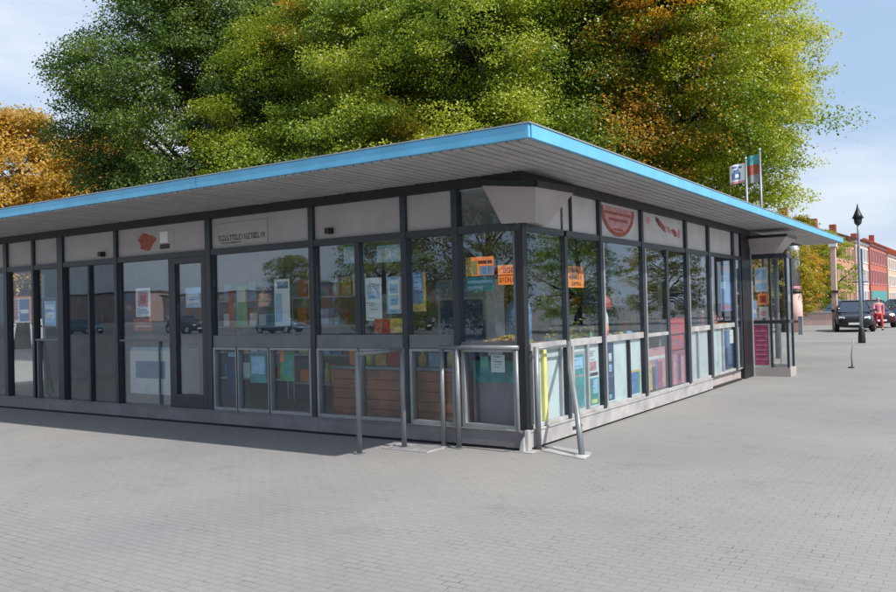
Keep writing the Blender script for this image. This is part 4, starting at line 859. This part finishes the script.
for i0, i1, j0, j1 in ((3,8,.42,.80),(4,7,.28,.42),(2,4,.12,.22),(5,8,.1,.2)):
    for i in range(i0, i1):
        o_ = Vector((0,-.004,0)); q.hexa([P(i,j1)+o_,P(i+1,j1)+o_,P(i+1,j1),P(i,j1),P(i,j0)+o_,P(i+1,j0)+o_,P(i+1,j0),P(i,j0)])
q.build('emblem', MT['pblue'], cl)
q = MB()
for i in range(4, 6):
    o_ = Vector((0,-.008,0)); q.hexa([P(i,.7)+o_,P(i+1,.7)+o_,P(i+1,.7),P(i,.7),P(i,.52)+o_,P(i+1,.52)+o_,P(i+1,.52),P(i,.52)])
q.build('emblem_centre', MT['white'], cl)

# ------------------------------------------------------------------ cars
def car(label, loc, rz, paint, group='parked cars beyond the lamp'):
    """built at the origin facing -Y, then placed"""
    t = thing('parked_car', label, 'car', (0,0,0), group)
    L2, W2 = 2.05, .86
    # body: cross sections along y
    sec = [(-2.05,.62,.30,.62),(-1.95,.76,.24,.74),(-1.5,.84,.22,.86),(-.85,.86,.22,.95),(.2,.87,.22,.98),(1.2,.86,.22,1.0),(1.8,.82,.24,.98),(2.05,.72,.34,.85)]
    q = MB(); rings = []
    for y, w_, zb, zt in sec:
        ring = [(-w_*.9,y,zb),(w_*.9,y,zb),(w_,y,zb+.14),(w_,y,zt-.18),(w_*.93,y,zt-.03),(w_*.55,y,zt+.02),(-w_*.55,y,zt+.02),(-w_*.93,y,zt-.03),(-w_,y,zt-.18),(-w_,y,zb+.14)]
        rings.append(ring)
    n = 10
    for r_ in rings: q.v += r_
    for i in range(len(rings)-1):
        for k in range(n): q.f.append((i*n+k, i*n+(k+1) % n, (i+1)*n+(k+1) % n, (i+1)*n+k)); q.m.append(0)
    q.f.append(tuple(reversed(range(n)))); q.m.append(0); q.f.append(tuple((len(rings)-1)*n+k for k in range(n))); q.m.append(0)
    bd = q.build('body', paint, t, True); sm = bd.modifiers.new('smooth', 'SUBSURF'); sm.levels = sm.render_levels = 2
    # cabin
    lo = [(-.76,-.95,.95),(.76,-.95,.95),(.78,1.75,.98),(-.78,1.75,.98)]; hi = [(-.56,-.25,1.46),(.56,-.25,1.46),(.58,1.15,1.47),(-.58,1.15,1.47)]
    q = MB(); q.hexa(lo+hi); q.build('cabin_glass', MT['carglass'], t, bevel=.03)
    q = MB(); q.hexa([(x*1.02,y,z-.01) for x,y,z in hi]+[(x*.9,y*.96,z+.06) for x,y,z in hi]); q.build('roof_panel', paint, t, True, bevel=.03)
    for a_, b_ in zip(lo, hi): q = MB(); q.tube([a_, b_], .035, 6); q.build('pillar', paint, t, True)
    q = MB(); q.box(-.62,.62,.0,.02,.7,1.35); q.box(-.5,-.1,-.05,.35,.6,1.15); q.box(.1,.5,-.05,.35,.6,1.15); q.build('seats', MT['frame'], t)
    for s in (-1, 1):
        for y in (-1.3, 1.3):
            q = MB(); q.tube([(s*.68,y,.32),(s*.875,y,.32)], .32, 18); wh = q.build('wheel', MT['tyre'], t, True)
            q = MB(); q.tube([(s*.86,y,.32),(s*.885,y,.32)], .2, 14); q.build('rim', MT['chrome'], wh)
        q = MB(); q.hexa([(s*.42,-2.02,.60),(s*.70,-1.93,.60),(s*.72,-1.84,.60),(s*.42,-1.9,.60),(s*.42,-2.0,.73),(s*.66,-1.92,.76),(s*.68,-1.82,.76),(s*.42,-1.88,.73)]); q.build('headlight', MT['lampglass'], t, bevel=.015)
        q = MB(); q.hexa([(s*.86,-.80,.98),(s*1.02,-.76,.98),(s*1.02,-.66,.98),(s*.86,-.66,.98),(s*.86,-.80,1.08),(s*1.0,-.76,1.1),(s*1.0,-.66,1.1),(s*.86,-.66,1.08)]); q.build('wing_mirror', paint, t, bevel=.01)
    q = MB(); q.box(-.38,.38,-2.065,-2.02,.50,.62); q.build('grille', MT['black'], t); q = MB(); q.box(-.26,.26,-2.085,-2.067,.36,.46); q.build('number_plate', MT['paper'], t)
    t.location = loc; t.rotation_euler.z = rz; return t
c1 = car('black parked car facing the plaza behind the street lamp', (-1.65, 37.6, 0), R(8), MT['carpaint'])
c2 = car('dark wine red car parked half behind the lamp and the person in red', (-1.55, 43.5, 0), R(20), MT['carwine'])
c3 = car('blue grey car parked farthest along the street at the right edge', (-.9, 56, 0), R(30), MT['carblue'])
c4 = car('blue grey car parked behind the black car', (-4.2, 57, 0), R(60), MT['carblue'])

for i, (x_, y_, rz_) in enumerate([(-44,-40,1.4), (-58,-42,1.6), (-72,-41,1.5), (-34,-44,1.7)]):
    c = copy_tree(c1 if i % 2 else c3); c.location = (x_, y_, 0); c.rotation_euler.z = rz_; c['group'] = 'cars parked across the plaza'
    c['label'] = ['blue grey car across the plaza mirrored in the wide bay', 'black car across the plaza mirrored in the glazed door', 'blue grey car across the plaza mirrored in the left doors', 'black car across the plaza mirrored in the middle bay'][i]
rd = MB(); rd.box(-260, 40, -75, -36, .001, .004); tag(rd.build('road', MT['roofing']), None, kind='structure')

# ------------------------------------------------------------------ person in red
def skinned(name, pts, edges, mat, parent, root=0):
    me = bpy.data.meshes.new(name); me.from_pydata([p[:3] for p in pts], edges, []); me.materials.append(mat)
    o = bpy.data.objects.new(name, me); col.objects.link(o); o.parent = parent
    sk = o.modifiers.new('skin', 'SKIN'); sk.use_smooth_shade = True
    for i, p in enumerate(pts): me.skin_vertices[0].data[i].radius = (p[3], p[4] if len(p) > 4 else p[3])
    me.skin_vertices[0].data[root].use_root = True
    ss = o.modifiers.new('sub', 'SUBSURF'); ss.levels = ss.render_levels = 1; return o
pr = thing('person', 'person in pink red jacket and red trousers walking beside the dark cars', 'person', (-.62, 38.2, 0), None, R(25))
body = [(0,0,.86,.12,.10),(0,0,1.05,.125,.09),(0,-.01,1.25,.15,.095),(0,0,1.37,.06),(0,-.01,1.44,.055),(0,-.015,1.55,.088,.10),(0,-.01,1.63,.06),
        (.10,0,.80,.095),(.11,-.12,.46,.06),(.12,-.10,.09,.045),(.13,-.22,.045,.04),(-.10,0,.80,.095),(-.11,.04,.46,.06),(-.12,.22,.13,.045),(-.125,.14,.05,.04),
        (.20,0,1.31,.06),(.25,.10,1.06,.046),(.24,.02,.84,.034),(.24,-.02,.75,.03),(-.20,0,1.31,.06),(-.25,-.08,1.06,.046),(-.22,-.22,.90,.034),(-.21,-.28,.84,.03)]
edges = [(0,1),(1,2),(2,3),(3,4),(4,5),(5,6),(0,7),(7,8),(8,9),(9,10),(0,11),(11,12),(12,13),(13,14),(2,15),(15,16),(16,17),(17,18),(2,19),(19,20),(20,21),(21,22)]
skinned('body', body, edges, MT['skin'], pr)
jk = [(0,0,.84,.145,.125),(0,0,1.05,.145,.11),(0,-.01,1.25,.165,.11),(0,0,1.36,.085),(.205,0,1.31,.075),(.255,.10,1.06,.06),(.245,.03,.86,.048),(-.205,0,1.31,.075),(-.255,-.08,1.06,.06),(-.225,-.20,.915,.048)]
skinned('jacket', jk, [(0,1),(1,2),(2,3),(2,4),(4,5),(5,6),(2,7),(7,8),(8,9)], MT['pinkc'], pr)
tr = [(0,0,.90,.135,.115),(.10,0,.80,.11),(.11,-.12,.46,.078),(.12,-.10,.12,.062),(-.10,0,.80,.11),(-.11,.04,.46,.078),(-.12,.21,.16,.062)]
skinned('trousers', tr, [(0,1),(1,2),(2,3),(0,4),(4,5),(5,6)], MT['red'], pr)
for s, yy, zz in ((.12,-.10,.06),(-.12,.22,.09)): skinned('shoe', [(s,yy+.03,zz,.055),(s,yy-.07,zz-.015,.05),(s,yy-.16,zz-.022,.036)], [(0,1),(1,2)], MT['black'], pr)
skinned('hair', [(0,.02,1.62,.09,.10),(0,.06,1.55,.075),(0,.08,1.46,.05)], [(0,1),(1,2)], MT['hair'], pr)
